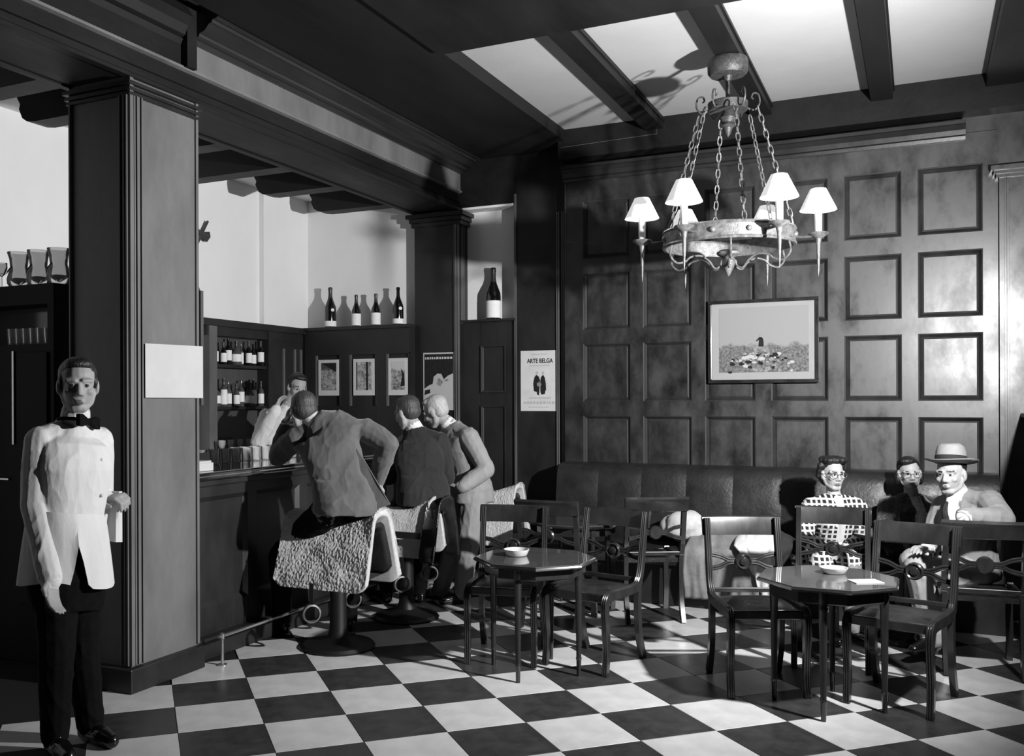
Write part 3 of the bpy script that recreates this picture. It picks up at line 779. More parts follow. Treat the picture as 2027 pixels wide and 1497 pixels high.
faint(mx0 + .02, mx1 - .02, 1.944, .022, 'paper', mp_, ym - .001)

yw_ = 7.778
for k, (x0, x1, lab, cat) in enumerate(((-5.275, -5.037, 'white mounted print of a road under a dark roofline, left of three behind the bar', 'picture'),
                           (-4.875, -4.64, 'white mounted print of a carved doorway, middle of three behind the bar', 'picture'),
                           (-4.488, -4.28, 'white mounted print of a figure and trees, right of three behind the bar', 'picture'))):
    p_ = thing('mounted_print', lab, cat, (0, 0, 0), 0, 'mounted prints on the bar wainscot')
    z0, z1 = 1.60, 1.948
    bx('mount', (x0, 7.752, z0), (x1, 7.775, z1), 'poster_paper', p_)
    nm = 'bar_print_%d' % k
    print_mat(nm, (70, 120, 190)[k], (50, 60, 40)[k], (190, 205, 190)[k], (1.84, 1.95, 1.84)[k], .12, 38)
    bx('printed_scene', (x0 + .035, 7.7505, z0 + .05), (x1 - .03, 7.7522, z1 - .03), nm, p_)
    if k == 1:
        bx('printed_column', (x0 + .145, 7.7495, z0 + .05), (x0 + .165, 7.7506, z1 - .03), 'ink', p_)
        bx('printed_column', (x0 + .037, 7.7495, z0 + .05), (x0 + .047, 7.7506, z1 - .03), 'ink', p_)
    if k == 0: poly('printed_roof', [(x0 + .04, z1 - .035), (x1 - .03, z1 - .035), (x1 - .03, z1 - .12)], 7.7495, 'ink', p_)
    if k == 2: poly('printed_tree', [(x0 + .13, z0 + .08), (x1 - .03, z0 + .09), (x1 - .035, z0 + .2), (x1 - .07, z0 + .25), (x0 + .15, z0 + .18)], 7.7495, 'ink', p_)

b = MB(); nn = 8
for i in range(nn + 1):
    pass
rs = []
for i in range(nn + 1):
    t = i / nn; y = lerp(3.897, 4.358, t); x = -3.777 + .004 * sin(t * 5) + (.004 if i == nn else 0)
    rs.append([(x, y, lerp(1.577, 1.574, t)), (x, y, lerp(1.872, 1.878, t)), (x - .002, y, lerp(1.872, 1.878, t)), (x - .002, y, lerp(1.577, 1.574, t))])
b.rings(rs)
tag(b.build('paper_notice', 'paper'), 'blank white sheet of paper pinned to the near pillar', 'paper')

# ================================================================== BOTTLES AND GLASSES
CHAMP = [(.0, .0), (.045, .0), (.047, .01), (.047, .14), (.045, .165), (.034, .195), (.022, .225), (.0155, .25), (.0145, .30), (.0175, .303), (.0175, .315), (.014, .322), (.0, .322)]
SPIRIT = [(.0, .0), (.037, .0), (.039, .008), (.039, .175), (.034, .20), (.018, .222), (.0145, .235), (.014, .285), (.017, .287), (.017, .305), (.0, .306)]
FLASK = [(.0, .0), (.05, .0), (.052, .01), (.05, .11), (.03, .15), (.016, .17), (.015, .21), (.018, .212), (.018, .23), (.0, .231)]
SHAPES = {}
def bottle(loc, h, label, group, prof=CHAMP, body='glass_dark', lab=(.28, .5), seal=False, foil=True, cat='bottle', lm='label_paper', tagit=True, fat=1.0):
    key = (id(prof), round(h, 3), body, lab, seal, foil, lm, fat)
    if key in SHAPES:
        o = copy_tree(SHAPES[key]); o.location = loc; o['label'] = label; o['group'] = group; return o
    k = h / prof[-1][1]; t = thing('bottle', label, cat, loc, 0, group)
    P_ = [(r * k * fat, z * k) for r, z in prof]
    MB().lathe(P_, 16).build('glass_body', body, t, smooth=35)
    def rad_at(z):
        for (r0, z0), (r1, z1) in zip(P_, P_[1:]):
            if z0 <= z <= z1 and z1 > z0: return lerp(r0, r1, (z - z0) / (z1 - z0))
        return P_[-1][0]
    if lab:
        z0, z1 = lab[0] * h * .55, lab[1] * h
        MB().lathe([(rad_at(z) + .0012, z) for z in np.linspace(z0, z1, 5)], 16).build('paper_label', lm, t, smooth=60)
    if foil:
        MB().lathe([(rad_at(z) + .001, z) for z in np.linspace(h * .72, h * .985, 7)], 16).build('foil_cap', 'foil', t, smooth=60)
    if seal:
        MB().lathe([(.0, 0), (.016, 0), (.016, .002), (.0, .003)], 14, (0, 0, 0), Matrix.Translation((rad_at(h * .45) * k * .3 + .028, -.035, h * .43)) @ Matrix.Rotation(rad(35), 4, 'Z') @ Matrix.Rotation(rad(90), 4, 'X')).build('neck_seal', 'label_paper', t)
    SHAPES[key] = t
    return t
bottle((-3.505, 7.977, 2.287), .478, 'large champagne bottle with white label alone in the wall niche', 'display bottles', lab=(.06, .36), fat=.98)
bottle((-5.185, 7.83, 2.265), .395, 'tall dark bottle with round seal at the left end of the ledge', 'display bottles', lab=(.05, .16), seal=True)
bottle((-4.888, 7.83, 2.265), .308, 'small champagne bottle with white label, second from the left on the ledge', 'display bottles', lab=(.06, .40))
bottle((-4.668, 7.83, 2.265), .308, 'small champagne bottle with white label, third from the left on the ledge', 'display bottles', lab=(.06, .40))
bottle((-4.424, 7.83, 2.265), .355, 'tall dark bottle with round seal at the right end of the ledge by the pillar', 'display bottles', lab=(.05, .16), seal=True, foil=False)

random.seed(3)
desc = ['dark', 'slim', 'squat', 'pale', 'tall']
ys = np.linspace(6.51, 7.12, 8)
kinds = [(SPIRIT, 'glass_dark', (.2, .5)), (FLASK, 'glass_mid', (.25, .45)), (CHAMP, 'glass_dark', (.2, .5)), (SPIRIT, 'glass_mid', (.15, .6)), (SPIRIT, 'glass_dark', (.3, .55))]
ordn = ['first', 'second', 'third', 'fourth', 'fifth', 'sixth', 'seventh', 'eighth', 'ninth']
for si, (z, nm) in enumerate(((1.873, 'top'), (1.503, 'middle'))):
    for i, y in enumerate(ys):
        pf, bm_, lb = kinds[(i * 2 + si) % 5]
        h = (.225, .20, .235, .215, .19)[(i + si) % 5]
        if si == 1: bm_ = 'glass_mid'; h += .015
        bottle((-5.505 + .02 * (i % 2), float(y), z), h, 'small labelled bottle, %s from the left on the %s back bar shelf' % (ordn[i], nm), 'bottles on the back bar shelves', pf, bm_, lb, foil=bool(i % 2), lm='label_paper')
def glass_thing(name, prof, loc, label, group, m='clear_glass', cat='glass', n=14, data={}):
    if name not in data:
        data[name] = MB().lathe(prof, n).mesh(name, m, smooth=40)
    o = link(name, data[name]); o.location = loc
    return tag(o, label, cat, group)
TUMB = [(.0, .004), (.026, .0), (.030, .003), (.036, .10), (.034, .10), (.028, .012), (.0, .010)]
STEM = [(.0, .0), (.030, .0), (.030, .003), (.006, .008), (.005, .07), (.02, .085), (.034, .12), (.033, .155), (.031, .155), (.031, .12), (.016, .088), (.0, .084)]
VASE = [(.0, .0), (.055, .0), (.068, .02), (.070, .05), (.05, .12), (.055, .17), (.068, .212), (.065, .212), (.052, .17), (.046, .12), (.066, .05), (.0, .008)]
k = 0
for r_ in range(2):
    for i in range(9):
        glass_thing('tumbler', TUMB, (-4.36 + .085 * r_, 5.02 + .11 * i + .03 * r_, 1.126), 'clear tumbler on the bar, %s from the left in the %s row' % (ordn[i], ('rear', 'front')[r_]), 'tumblers on the bar', 'clear_glass'); k += 1
for i in range(6):
    glass_thing('stem_glass', STEM, (-5.36, 6.42 + .12 * i, 1.061), 'clear stem glass below the bottle shelves, %s from the left' % ordn[i], 'stem glasses on the back counter')
for i, (x, lab) in enumerate(((-4.945, 'clear glass vase on the cupboard, leftmost of three'), (-4.775, 'clear glass vase on the cupboard, middle of three'), (-4.605, 'clear glass vase on the cupboard beside the pillar'))):
    o = glass_thing('glass_vase', VASE, (x, 4.05, 2.256), lab, 'glass vases on the cupboard', 'vase_glass', 'vase')
    poly_ = MB().prism([(-.03, .07), (-.01, .085), (.012, .105), (.03, .11), (.02, .125), (.004, .11), (-.015, .095)], -.072, -.070, 'xz'); poly_.build('painted_bird', 'black', o)
glass_thing('stem_glass', STEM, (-5.075, 4.03, 2.256), 'small stemmed goblet left of the glass vases', 'stem glasses on the cupboard', 'vase_glass')
for i in range(7):
    glass_thing('tumbler', TUMB, (-5.0 + .062 * i, 4.05, 1.901), 'small tumbler on the dark cupboard shelf, %s from the left' % ordn[i], 'tumblers in the cupboard')

nb_ = thing('napkin_box', 'white paper napkin box standing on the bar top by the pillar', 'box', (-3.99, 4.55, 1.126))
bx('box', (-.06, -.08, 0), (.06, .08, .05), 'white_china', nb_, bevel=.004); bx('napkins', (-.05, -.07, .05), (.05, .07, .062), 'paper', nb_)
tray = thing('bar_tray', 'dark wooden bottle tray on the bar behind the napkin box', 'tray', (-4.33, 4.72, 1.126))
bx('base', (-.12, -.2, 0), (.12, .2, .02), 'bar_wood', tray); bx('side', (-.12, -.2, .02), (-.105, .2, .09), 'bar_wood', tray); bx('side', (.105, -.2, .02), (.12, .2, .09), 'bar_wood', tray)
jar = MB().lathe([(.0, 0), (.045, 0), (.05, .01), (.048, .16), (.035, .18), (.0, .18)], 16).build('steel_shaker', 'steel', None, smooth=35)
jar.location = (-4.25, 5.75, 1.126); tag(jar, 'bright cocktail shaker behind the tumblers on the bar', 'shaker')

hal = thing('halberd', 'iron halberd mounted high on the white bar wall beside the pillar', 'halberd', (0, 0, 0))
MB().tube([(-5.56, 6.484, 3.118), (-5.565, 6.33, 2.863), (-5.57, 6.32, 2.60), (-5.57, 6.385, 2.50)], .011, 8).build('shaft', 'iron', hal)
MB().prism([(6.40, 3.04), (6.44, 3.02), (6.505, 3.03), (6.515, 2.985), (6.47, 2.935), (6.43, 2.945), (6.425, 2.985), (6.39, 2.99)], -5.567, -5.555, 'yz').build('blade', 'iron', hal)
# ================================================================== TABLE THINGS, COATS
def dish(loc, r, h, label, cat='ashtray', name='ashtray'):
    o = MB().lathe([(.0, .003), (r * .7, .0), (r * .8, .004), (r, h), (r * .93, h), (r * .72, .010), (.0, .008)], 22).build(name, 'white_china', None, smooth=40)
    o.location = loc; return tag(o, label, cat)
dish((-2.10, 5.10, .655), .075, .038, 'white china ashtray on the left octagonal table')
dish((-.40, 5.28, .655), .07, .03, 'shallow white dish shape on the right octagonal table')  # dish shape standing for a white patch on the table top
dish((-.08, 6.62, .691), .075, .022, 'shallow white saucer on the table before the seated group', 'saucer', 'saucer')
b = MB().box((-.07, -.05, 0), (.07, .05, .003)); o = b.build('folded_paper', 'paper', None); o.location = (-.24, 5.10, .655); o.rotation_euler = (0, 0, .5)  # thin slab standing for a second white patch on the table top
tag(o, 'flat white piece lying near the right edge of the right table', 'paper')
b = MB().box((-.05, -.04, 0), (.05, .04, .010)); o = b.build('cigarette_packet', 'paper', None, bevel=.002); o.location = (.09, 6.60, .691); o.rotation_euler = (0, 0, .3)
tag(o, 'small white packet by the hand of the man in the hat', 'packet')
b = MB().box((-.09, -.06, 0), (.09, .06, .004)); o = b.build('folded_paper', 'paper', None); o.location = (-2.1, 6.93, .655); tag(o, 'white paper on the small table in the back left corner', 'paper')

def drape(name, x0, x1, y_back, y_front, zs, zlow, m, label, amp=.03, seed=0, taper=0.0):
    """coat thrown over the seat edge: back edge on the seat, folds hanging down in front"""
    nu, nv = 36, 34; b = MB(); top = []; bot = []
    for i in range(nu + 1):
        u = i / nu; ra = []; rb = []
        for j in range(nv + 1):
            v = j / nv
            n_ = noise.noise(Vector((u * 4 + seed, v * 2.2, seed))) ; n2 = noise.noise(Vector((u * 11 + seed, v * 3, 3.1)))
            x = lerp(x0, x1, u) + .03 * n_
            if v < .45:
                q = v / .45; y = lerp(y_back, y_front, q); z = zs + .05 + .10 * sin(q * PI) * (.4 + .6 * sin(u * PI)) + amp * (n_ + .5 * n2)
            else:
                q = (v - .45) / .55; y = y_front - .05 - .03 * sin(q * PI) + amp * 1.2 * n2
                low = zlow + taper * abs(u - .55) ; z = lerp(zs + .04, low, q) + .01 * n_
                x = lerp(x, lerp(x0, x1, .55), taper * q * .8)
            ra.append(Vector((x, y, z))); rb.append(Vector((x, y + .012, z - .014)))
        top.append(ra); bot.append(rb)
    b.rings([top[i] + list(reversed(bot[i])) for i in range(nu + 1)])
    o = b.build(name, m, None, smooth='all'); return tag(o, label, 'coat')
mat('coat_grey', 120, .9, .15, .2, 12, (1, 1, 1), .3, 60)
mat('coat_light', 205, .9, .15, .1, 14, (1, 1, 1), .3, 60)
drape('overcoat', -1.56, -1.02, 7.4, 7.08, .43, .10, 'coat_grey', 'grey overcoat thrown over the banquette behind the left chair', seed=2, taper=.0)
drape('scarf', -1.20, -.80, 7.36, 7.03, .47, .12, 'coat_light', 'pale scarf hanging to a point over the overcoat', amp=.02, seed=5, taper=.55)
b = MB()
for k_ in range(9):
    a = k_ * 2.4; b.ell((.10 * cos(a) * (1 - k_ / 14), .07 * sin(a), .10 + .04 * (k_ % 3)), (.13 - .004 * k_, .11, .09), 14, 8)
o = b.build('fur_bundle', 'fleece', None, smooth='all'); o.location = (-1.62, 7.28, .44)
md = o.modifiers.new('weld', 'REMESH'); md.mode = 'VOXEL'; md.voxel_size = .012; md.use_smooth_shade = True
tag(o, 'rolled white fur wrap lying on the banquette beside the overcoat', 'fur')

# ================================================================== PEOPLE
mat('skin', 150, .55, .35, .08, 20)
mat('skin_pale', 160, .55, .35, .06, 20)
mat('lips', 95, .5, .3)
mat('eye_dark', 30, .2, .5)
mat('hair_dark', 24, .45, .5, .5, 60, (1, 1, .3), .6, 140)
mat('hair_grey', 165, .6, .4, .3, 60, (1, 1, .3), .5, 140)
mat('hair_mixed', 60, .5, .4, .5, 60, (1, 1, .3), .5, 140)
mat('white_cotton', 205, .9, .15, .05, 9, (1, 1, .4), .55, 16)
mat('shirt_white', 205, .85, .15, .03, 9)
mat('black_cloth', 13, .9, .1, .3, 20, (1, 1, 1), .3, 30)
mat('wool_mid', 88, .95, .1, .25, 8, (1, 1, .5), .6, 14, sheen=.2)
mat('wool_dark', 44, .95, .1, .25, 8, (1, 1, .5), .6, 14, sheen=.1)
mat('wool_pale', 132, .95, .1, .15, 8, (1, 1, .5), .6, 14)
mat('suit_light', 122, .95, .1, .12, 8, (1, 1, .5), .6, 14)
mat('trouser_light', 148, .95, .1, .12, 8, (1, 1, .5), .6, 14)
mat('fur_coat', 34, .9, .2, .5, 40, (1, 1, .3), .9, 90, sheen=.5)
mat('blouse', 150, .8, .2, .35, 60)
mat('stocking', 120, .6, .3)
mat('shoe_black', 14, .2, .6)
mat('hat_felt', 132, .95, .1, .1, 20)
mat('hat_band', 42, .8, .2)
mat('tie_dark', 40, .7, .2, .4, 60)
def gingham(name, cell=.017):
    m = bpy.data.materials.new(name); m.use_nodes = True; nt = m.node_tree; N = nt.nodes; L = nt.links
    b = N['Principled BSDF']; b.inputs['Roughness'].default_value = .9
    tc = N.new('ShaderNodeTexCoord'); sx = N.new('ShaderNodeSeparateXYZ')
    mp = N.new('ShaderNodeMapping'); mp.inputs['Rotation'].default_value = (0, 0, rad(-20)); L.new(tc.outputs['Object'], mp.inputs[0]); L.new(mp.outputs[0], sx.inputs[0])
    outs = []
    for ax in ('X', 'Z'):
        q = N.new('ShaderNodeMath'); q.operation = 'MULTIPLY'; q.inputs[1].default_value = PI / cell; L.new(sx.outputs[ax], q.inputs[0])
        s = N.new('ShaderNodeMath'); s.operation = 'SINE'; L.new(q.outputs[0], s.inputs[0])
        st = N.new('ShaderNodeMath'); st.operation = 'GREATER_THAN'; st.inputs[1].default_value = -.4; L.new(s.outputs[0], st.inputs[0]); outs.append(st)
    a = N.new('ShaderNodeMath'); a.operation = 'MULTIPLY'; L.new(outs[0].outputs[0], a.inputs[0]); L.new(outs[1].outputs[0], a.inputs[1])
    r = N.new('ShaderNodeMapRange'); r.inputs['To Min'].default_value = g(190); r.inputs['To Max'].default_value = g(28); L.new(a.outputs[0], r.inputs['Value'])
    L.new(r.outputs['Result'], b.inputs['Base Color']); MATS[name] = m
gingham('checked_cloth')

class Body:
    """closed primitives merged by voxel remeshing into one continuous surface; faces take the material of the nearest primitive"""
    def __init__(s): s.mb = MB(); s.pr = []
    def cap(s, a, ra, b, rb, t, n=12, bias=0.0):
        a, b = Vector(a), Vector(b); d = (b - a); L_ = max(d.length, 1e-5); ax = d / L_; u = ax.orthogonal().normalized(); w = ax.cross(u); rs = []
        for k in range(4):
            q = -PI / 2 + (k + .25) / 4 * PI / 2; rs.append((a + ax * (ra * sin(q)), ra * cos(q)))
        rs.append((a, ra)); rs.append((b, rb))
        for k in range(4):
            q = (k + .75) / 4 * PI / 2; rs.append((b + ax * (rb * sin(q)), rb * cos(q)))
        s.mb.rings([[c + (u * cos(2 * PI * j / n) + w * sin(2 * PI * j / n)) * r for j in range(n)] for c, r in rs])
        s.pr.append(('c', np.array(a), np.array(b), ra, rb, t, bias))
    def chain(s, pts, rr, t, **k):
        for i in range(len(pts) - 1): s.cap(pts[i], rr[i], pts[i + 1], rr[i + 1], t, **k)
    def ell(s, c, r, t, mx=None, bias=0.0, n=16):
        R = mx if mx is not None else Matrix.Identity(3)
        m4 = Matrix.Translation(Vector(c)) @ R.to_4x4()
        s.mb.ell((0, 0, 0), r, n, 10, m4)
        s.pr.append(('e', np.array(Vector(c)), np.array(R), np.array(r), t, bias))
    def loft(s, rings, t, n=22, ex=2.4, bias=0.0):
        """rings: (centre, side vec, front vec, half width, half depth)"""
        rs = []
        for c, sv, fv, hw, hd in rings:
            ring = []
            for j in range(n):
                a = 2 * PI * j / n; ca, sa = cos(a), sin(a)
                ring.append(Vector(c) + sv * (hw * math.copysign(abs(ca) ** (2 / ex), ca)) + fv * (hd * math.copysign(abs(sa) ** (2 / ex), sa)))
            rs.append(ring)
        s.mb.rings(rs)
        for (c0, s0, f0, w0, d0), (c1, s1, f1, w1, d1) in zip(rings, rings[1:]):
            s.pr.append(('l', np.array(c0), np.array(c1), np.array(s0), np.array(f0), (w0, w1), (d0, d1), t, bias))
    def finish(s, name, mats, parent, voxel=.006, it=4, folds=.0075):
        tags = list(mats.keys())
        me = s.mb.mesh('tmp', 'black'); o = bpy.data.objects.new('tmp', me); COL.objects.link(o)
        r = o.modifiers.new('r', 'REMESH'); r.mode = 'VOXEL'; r.voxel_size = voxel; r.use_smooth_shade = True
        sm = o.modifiers.new('s', 'SMOOTH'); sm.factor = .5; sm.iterations = it
        dg = bpy.context.evaluated_depsgraph_get(); out = bpy.data.meshes.new_from_object(o.evaluated_get(dg))
        bpy.data.objects.remove(o); bpy.data.meshes.remove(me)
        nf = len(out.polygons); cen = np.zeros(nf * 3, dtype=np.float32); out.polygons.foreach_get('center', cen); cen = cen.reshape(-1, 3).astype(np.float64)
        best = np.full(nf, 1e9); idx = np.zeros(nf, dtype=np.int32)
        for p in s.pr:
            if p[0] == 'c':
                a, b, ra, rb, t, bias = p[1:]; d = b - a; L2 = max(d @ d, 1e-9); q = np.clip((cen - a) @ d / L2, 0, 1)
                ds = np.linalg.norm(cen - a - q[:, None] * d, axis=1) - (ra + (rb - ra) * q)
            elif p[0] == 'e':
                c, R, r_, t, bias = p[1:]; l = (cen - c) @ R; k = np.linalg.norm(l / r_, axis=1); ds = (k - 1) * np.linalg.norm(l, axis=1) / np.maximum(k, 1e-6)
            else:
                a, b, sv, fv, w_, d_, t, bias = p[1:]; d = b - a; L_ = max(np.sqrt(d @ d), 1e-6); q = (cen - a) @ d / L_ ** 2; qc = np.clip(q, 0, 1)
                l = cen - a - qc[:, None] * d; x = l @ sv; y = l @ fv; w = w_[0] + (w_[1] - w_[0]) * qc; dd = d_[0] + (d_[1] - d_[0]) * qc
                k = (np.abs(x / w) ** 2.4 + np.abs(y / dd) ** 2.4) ** (1 / 2.4); rr = np.sqrt(x * x + y * y)
                ds = (k - 1) * rr / np.maximum(k, 1e-6) + np.maximum(0, np.maximum(-q, q - 1)) * L_
            ds = np.abs(ds) - bias; m = ds < best; best[m] = ds[m]; idx[m] = tags.index(t)
        # soften material borders: majority vote over vertices
        nv = len(out.vertices); lv = np.zeros(len(out.loops), dtype=np.int32); out.loops.foreach_get('vertex_index', lv)
        ls = np.zeros(nf, dtype=np.int32); out.polygons.foreach_get('loop_start', ls); lt = np.zeros(nf, dtype=np.int32); out.polygons.foreach_get('loop_total', lt)
        pol = np.repeat(np.arange(nf), lt)
        for _ in range(3):
            vote = np.zeros((nv, len(tags)), dtype=np.float32); np.add.at(vote, (lv, idx[pol]), 1)
            fv_ = np.zeros((nf, len(tags)), dtype=np.float32); np.add.at(fv_, pol, vote[lv]); idx = fv_.argmax(1).astype(np.int32)
        cloth = [i for i, t in enumerate(tags) if t in ('top', 'bot')]
        if cloth and folds:
            vm = np.zeros(nv, dtype=bool); vm[lv[np.isin(idx[pol], cloth)]] = True
            other = np.zeros(nv, dtype=bool); other[lv[~np.isin(idx[pol], cloth)]] = True; vm &= ~other
            co = np.zeros(nv * 3, dtype=np.float32); out.vertices.foreach_get('co', co); co = co.reshape(-1, 3)
            no = np.zeros(nv * 3, dtype=np.float32); out.vertex_normals.foreach_get('vector', no); no = no.reshape(-1, 3)
            nz = noise.noise
            for i in np.nonzero(vm)[0]:
                x_, y_, z_ = (float(q) for q in co[i])
                n1 = nz((x_ * 8, y_ * 8, z_ * 5.5)); n2 = nz((x_ * 17 + 5, y_ * 17, z_ * 11))
                co[i] += no[i] * (folds * ((1 - abs(n1)) ** 4 - .45 + .45 * (1 - abs(n2)) ** 3 - .2))
            out.vertices.foreach_set('co', co.ravel()); out.update()
        out.materials.clear()
        for t in tags: out.materials.append(M(mats[t]))
        out.polygons.foreach_set('material_index', idx); out.polygons.foreach_set('use_smooth', [True] * nf); out.update(); out.name = name
        return link(name, out, parent)

def V(p): return Vector(p)
def head_frame(face, up=(0, 0, 1)):
    f = V(face).normalized(); u = V(up); u = (u - f * u.dot(f)).normalized(); r = f.cross(u)
    return Matrix((r, f, u)).transposed()
def head(B, c, Rm, sc=1.0, nose=1.0, fem=False):
    c = V(c)
    def P(x, y, z): return c + Rm @ (V((x, y, z)) * sc)
    def E(x, y, z, rx, ry, rz, t='skin', bias=0): B.ell(P(x, y, z), (rx * sc, ry * sc, rz * sc), t, Rm, bias)
    def C(a, ra, b, rb, t='skin', bias=0): B.cap(P(*a), ra * sc, P(*b), rb * sc, t, 10, bias)
    E(0, -.014, .034, .074, .093, .084)
    E(0, .026, -.02, .062, .066, .085)
    E(0, .050, -.092, .028, .028, .022)
    for s in (-1, 1):
        C((s * .056, -.002, -.03), .020, (s * .046, .012, -.068), .019); C((s * .046, .012, -.068), .019, (s * .018, .056, -.094), .018)
        E(s * .038, .066, -.022, .022, .018, .018)
        E(s * .079, -.004, -.004, .009, .021, .032)
        C((s * .016, .083, .024), .011, (s * .050, .068, .024), .011)
        C((s * .016, .0945, .0235), .0026, (s * .046, .080, .027), .0026, 'hair', .0008)
        E(s * .031, .074, .003, .014, .009, .009)
        E(s * .031, .0845, .004, .0085, .0046, .0042, 'eye', .0012)
        E(s * .012, .097, -.033, .009, .009, .007)
    C((0, .086, .012), .009, (0, .108 * nose, -.026), .0115)
    E(0, .084, -.066, .022, .010, .012)
    E(0, .0915, -.061, .021, .0055, .0042, 'lip', .0015)
    E(0, .0895, -.069, .017, .006, .0048, 'lip', .0015)
def hand(B, w, tip, pn, side=1, curl=.5, sc=1.0, t='skin'):
    w, tip = V(w), V(tip); d = (tip - w).normalized(); pn = V(pn); pn = (pn - d * pn.dot(d)).normalized(); s = d.cross(pn) * side
    R_ = Matrix((s, d, pn)).transposed()
    B.ell(w + d * .05 * sc, (.040 * sc, .052 * sc, .016 * sc), t, R_)
    B.cap(w - d * .02, .024 * sc, w + d * .03 * sc, .024 * sc, t)
    for k, (o, l) in enumerate(((-.031, .060), (-.0105, .072), (.0105, .076), (.031, .070))):
        b = w + d * (.088 * sc) + s * o * sc; c1 = curl * .9; c2 = curl * 1.9
        m1 = b + (d * cos(c1) + pn * sin(c1)) * l * .5 * sc; m2 = m1 + (d * cos(c2) + pn * sin(c2)) * l * .5 * sc
        B.cap(w + d * .06 * sc + s * o * .8 * sc, .0105 * sc, b, .0098 * sc, t, 8); B.cap(b, .0096 * sc, m1, .0086 * sc, t, 8); B.cap(m1, .0086 * sc, m2, .0068 * sc, t, 8)
    a = w + d * .025 * sc + s * .028 * sc; b = a + (d * .62 + s * .68 + pn * .2).normalized() * .042 * sc; c_ = b + (d * .9 + s * .2 + pn * .35).normalized() * .034 * sc
    B.cap(a, .0135 * sc, b, .0115 * sc, t, 8); B.cap(b, .011 * sc, c_, .008 * sc, t, 8)
def torso(B, J, w=1.0, dpt=1.0, t='top', hem=None, chestpad=1.0, ex=2.5, fem=False):
    sp = (V(J['hipR']) - V(J['hipL'])); ss = (V(J['shR']) - V(J['shL'])); sp.normalize(); ss.normalize()
    pts = [V(J['pelvis']), V(J['waist']), V(J['chest']), V(J['neck'])]
    out = []
    sh = (V(J['shR']) + V(J['shL'])) / 2
    hwS = (V(J['shR']) - V(J['shL'])).length / 2
    seq = [(V(J['pelvis']) + (V(J['pelvis']) - V(J['waist'])).normalized() * .05, 0, .165, .125), (pts[0], .1, .178, .135), (pts[1], .45, .150 if not fem else .128, .115),
           (pts[2], .8, .172 if not fem else .148, .128), (lerp(pts[2], sh, .72), .95, max(.16, hwS * .98), .118), (sh + (pts[3] - sh) * .35, 1, hwS * .62, .085), (pts[3], 1, .068, .066)]
    for k, (c, q, hw, hd) in enumerate(seq):
        a = seq[max(k - 1, 0)][0]; b = seq[min(k + 1, len(seq) - 1)][0]; up = (b - a).normalized()
        s_ = (sp * (1 - q) + ss * q); s_ = (s_ - up * s_.dot(up)).normalized(); f = up.cross(s_)
        out.append((c, s_, f, hw * w, hd * dpt))
    B.loft(out, t, ex=ex)
    for k in ('shR', 'shL'): B.cap(lerp(V(J['neck']), V(J[k]), .35) - V((0, 0, .01)), .052, V(J[k]) - V((0, 0, .012)), .062 * w, t)
    return out
def arms(B, J, t='top', r=(.066, .056, .042), hands=True, curl=(.5, .5), pn=((0, 0, -1), (0, 0, -1)), sc=1.0, cuff=None):
    for i, s in enumerate('RL'):
        sh, el, wr, hd = (V(J[k + s]) for k in ('sh', 'el', 'wr', 'hd'))
        B.chain([sh - V((0, 0, .015)), lerp(sh, el, .5), el], [r[0], r[0] * .95, r[1]], t)
        B.chain([el, lerp(el, wr, .45), wr], [r[1], r[1] * .95, r[2]], t)
        if cuff: B.cap(wr, r[2] - .006, wr + (hd - wr).normalized() * .02, r[2] - .007, cuff)
        if hands: hand(B, wr + (hd - wr).normalized() * .012, hd, pn[i], 1 if s == 'R' else -1, curl[i], sc)
def legs(B, J, t='bot', r=(.095, .068, .048), shoe='shoe', low=None, sc=1.0):
    for s in 'RL':
        hp, kn, an, to = (V(J[k + s]) for k in ('hip', 'kn', 'an', 'to'))
        if an.z < .14: an.z = .085
        if to.z < .10: to.z = .035
        to = an + ((to - an) * V((1, 1, 0))).normalized() * .17; to.z = max(an.z - .05, .035)
        B.chain([hp, lerp(hp, kn, .5), kn], [r[0], r[0] * .9, r[1]], t)
        B.chain([kn, lerp(kn, an, .5), an], [r[1], r[1] * .92, r[2]], low or t)
        heel = an + (an - to) * V((1, 1, 0)) * .22; heel.z = an.z - .05
        B.cap(heel, .033 * sc, lerp(an, to, .6) - V((0, 0, .012)), .040 * sc, shoe); B.cap(lerp(an, to, .5) - V((0, 0, .014)), .040 * sc, to, .030 * sc, shoe)
        B.cap(an - V((0, 0, .01)), .036 * sc, heel + V((0, 0, .02)), .034 * sc, shoe)
def neck(B, J, r=.054):
    n, h = V(J['neck']), V(J['head']); B.cap(n - (h - n).normalized() * .04, r * 1.1, lerp(n, h, .72), r * .95, 'skin')
def collar(B, J, r=.064, h=.032, t='shirt'):
    n, hd = V(J['neck']), V(J['head']); d = (hd - n).normalized(); B.cap(n - d * .01, r, n + d * h, r * .95, t)
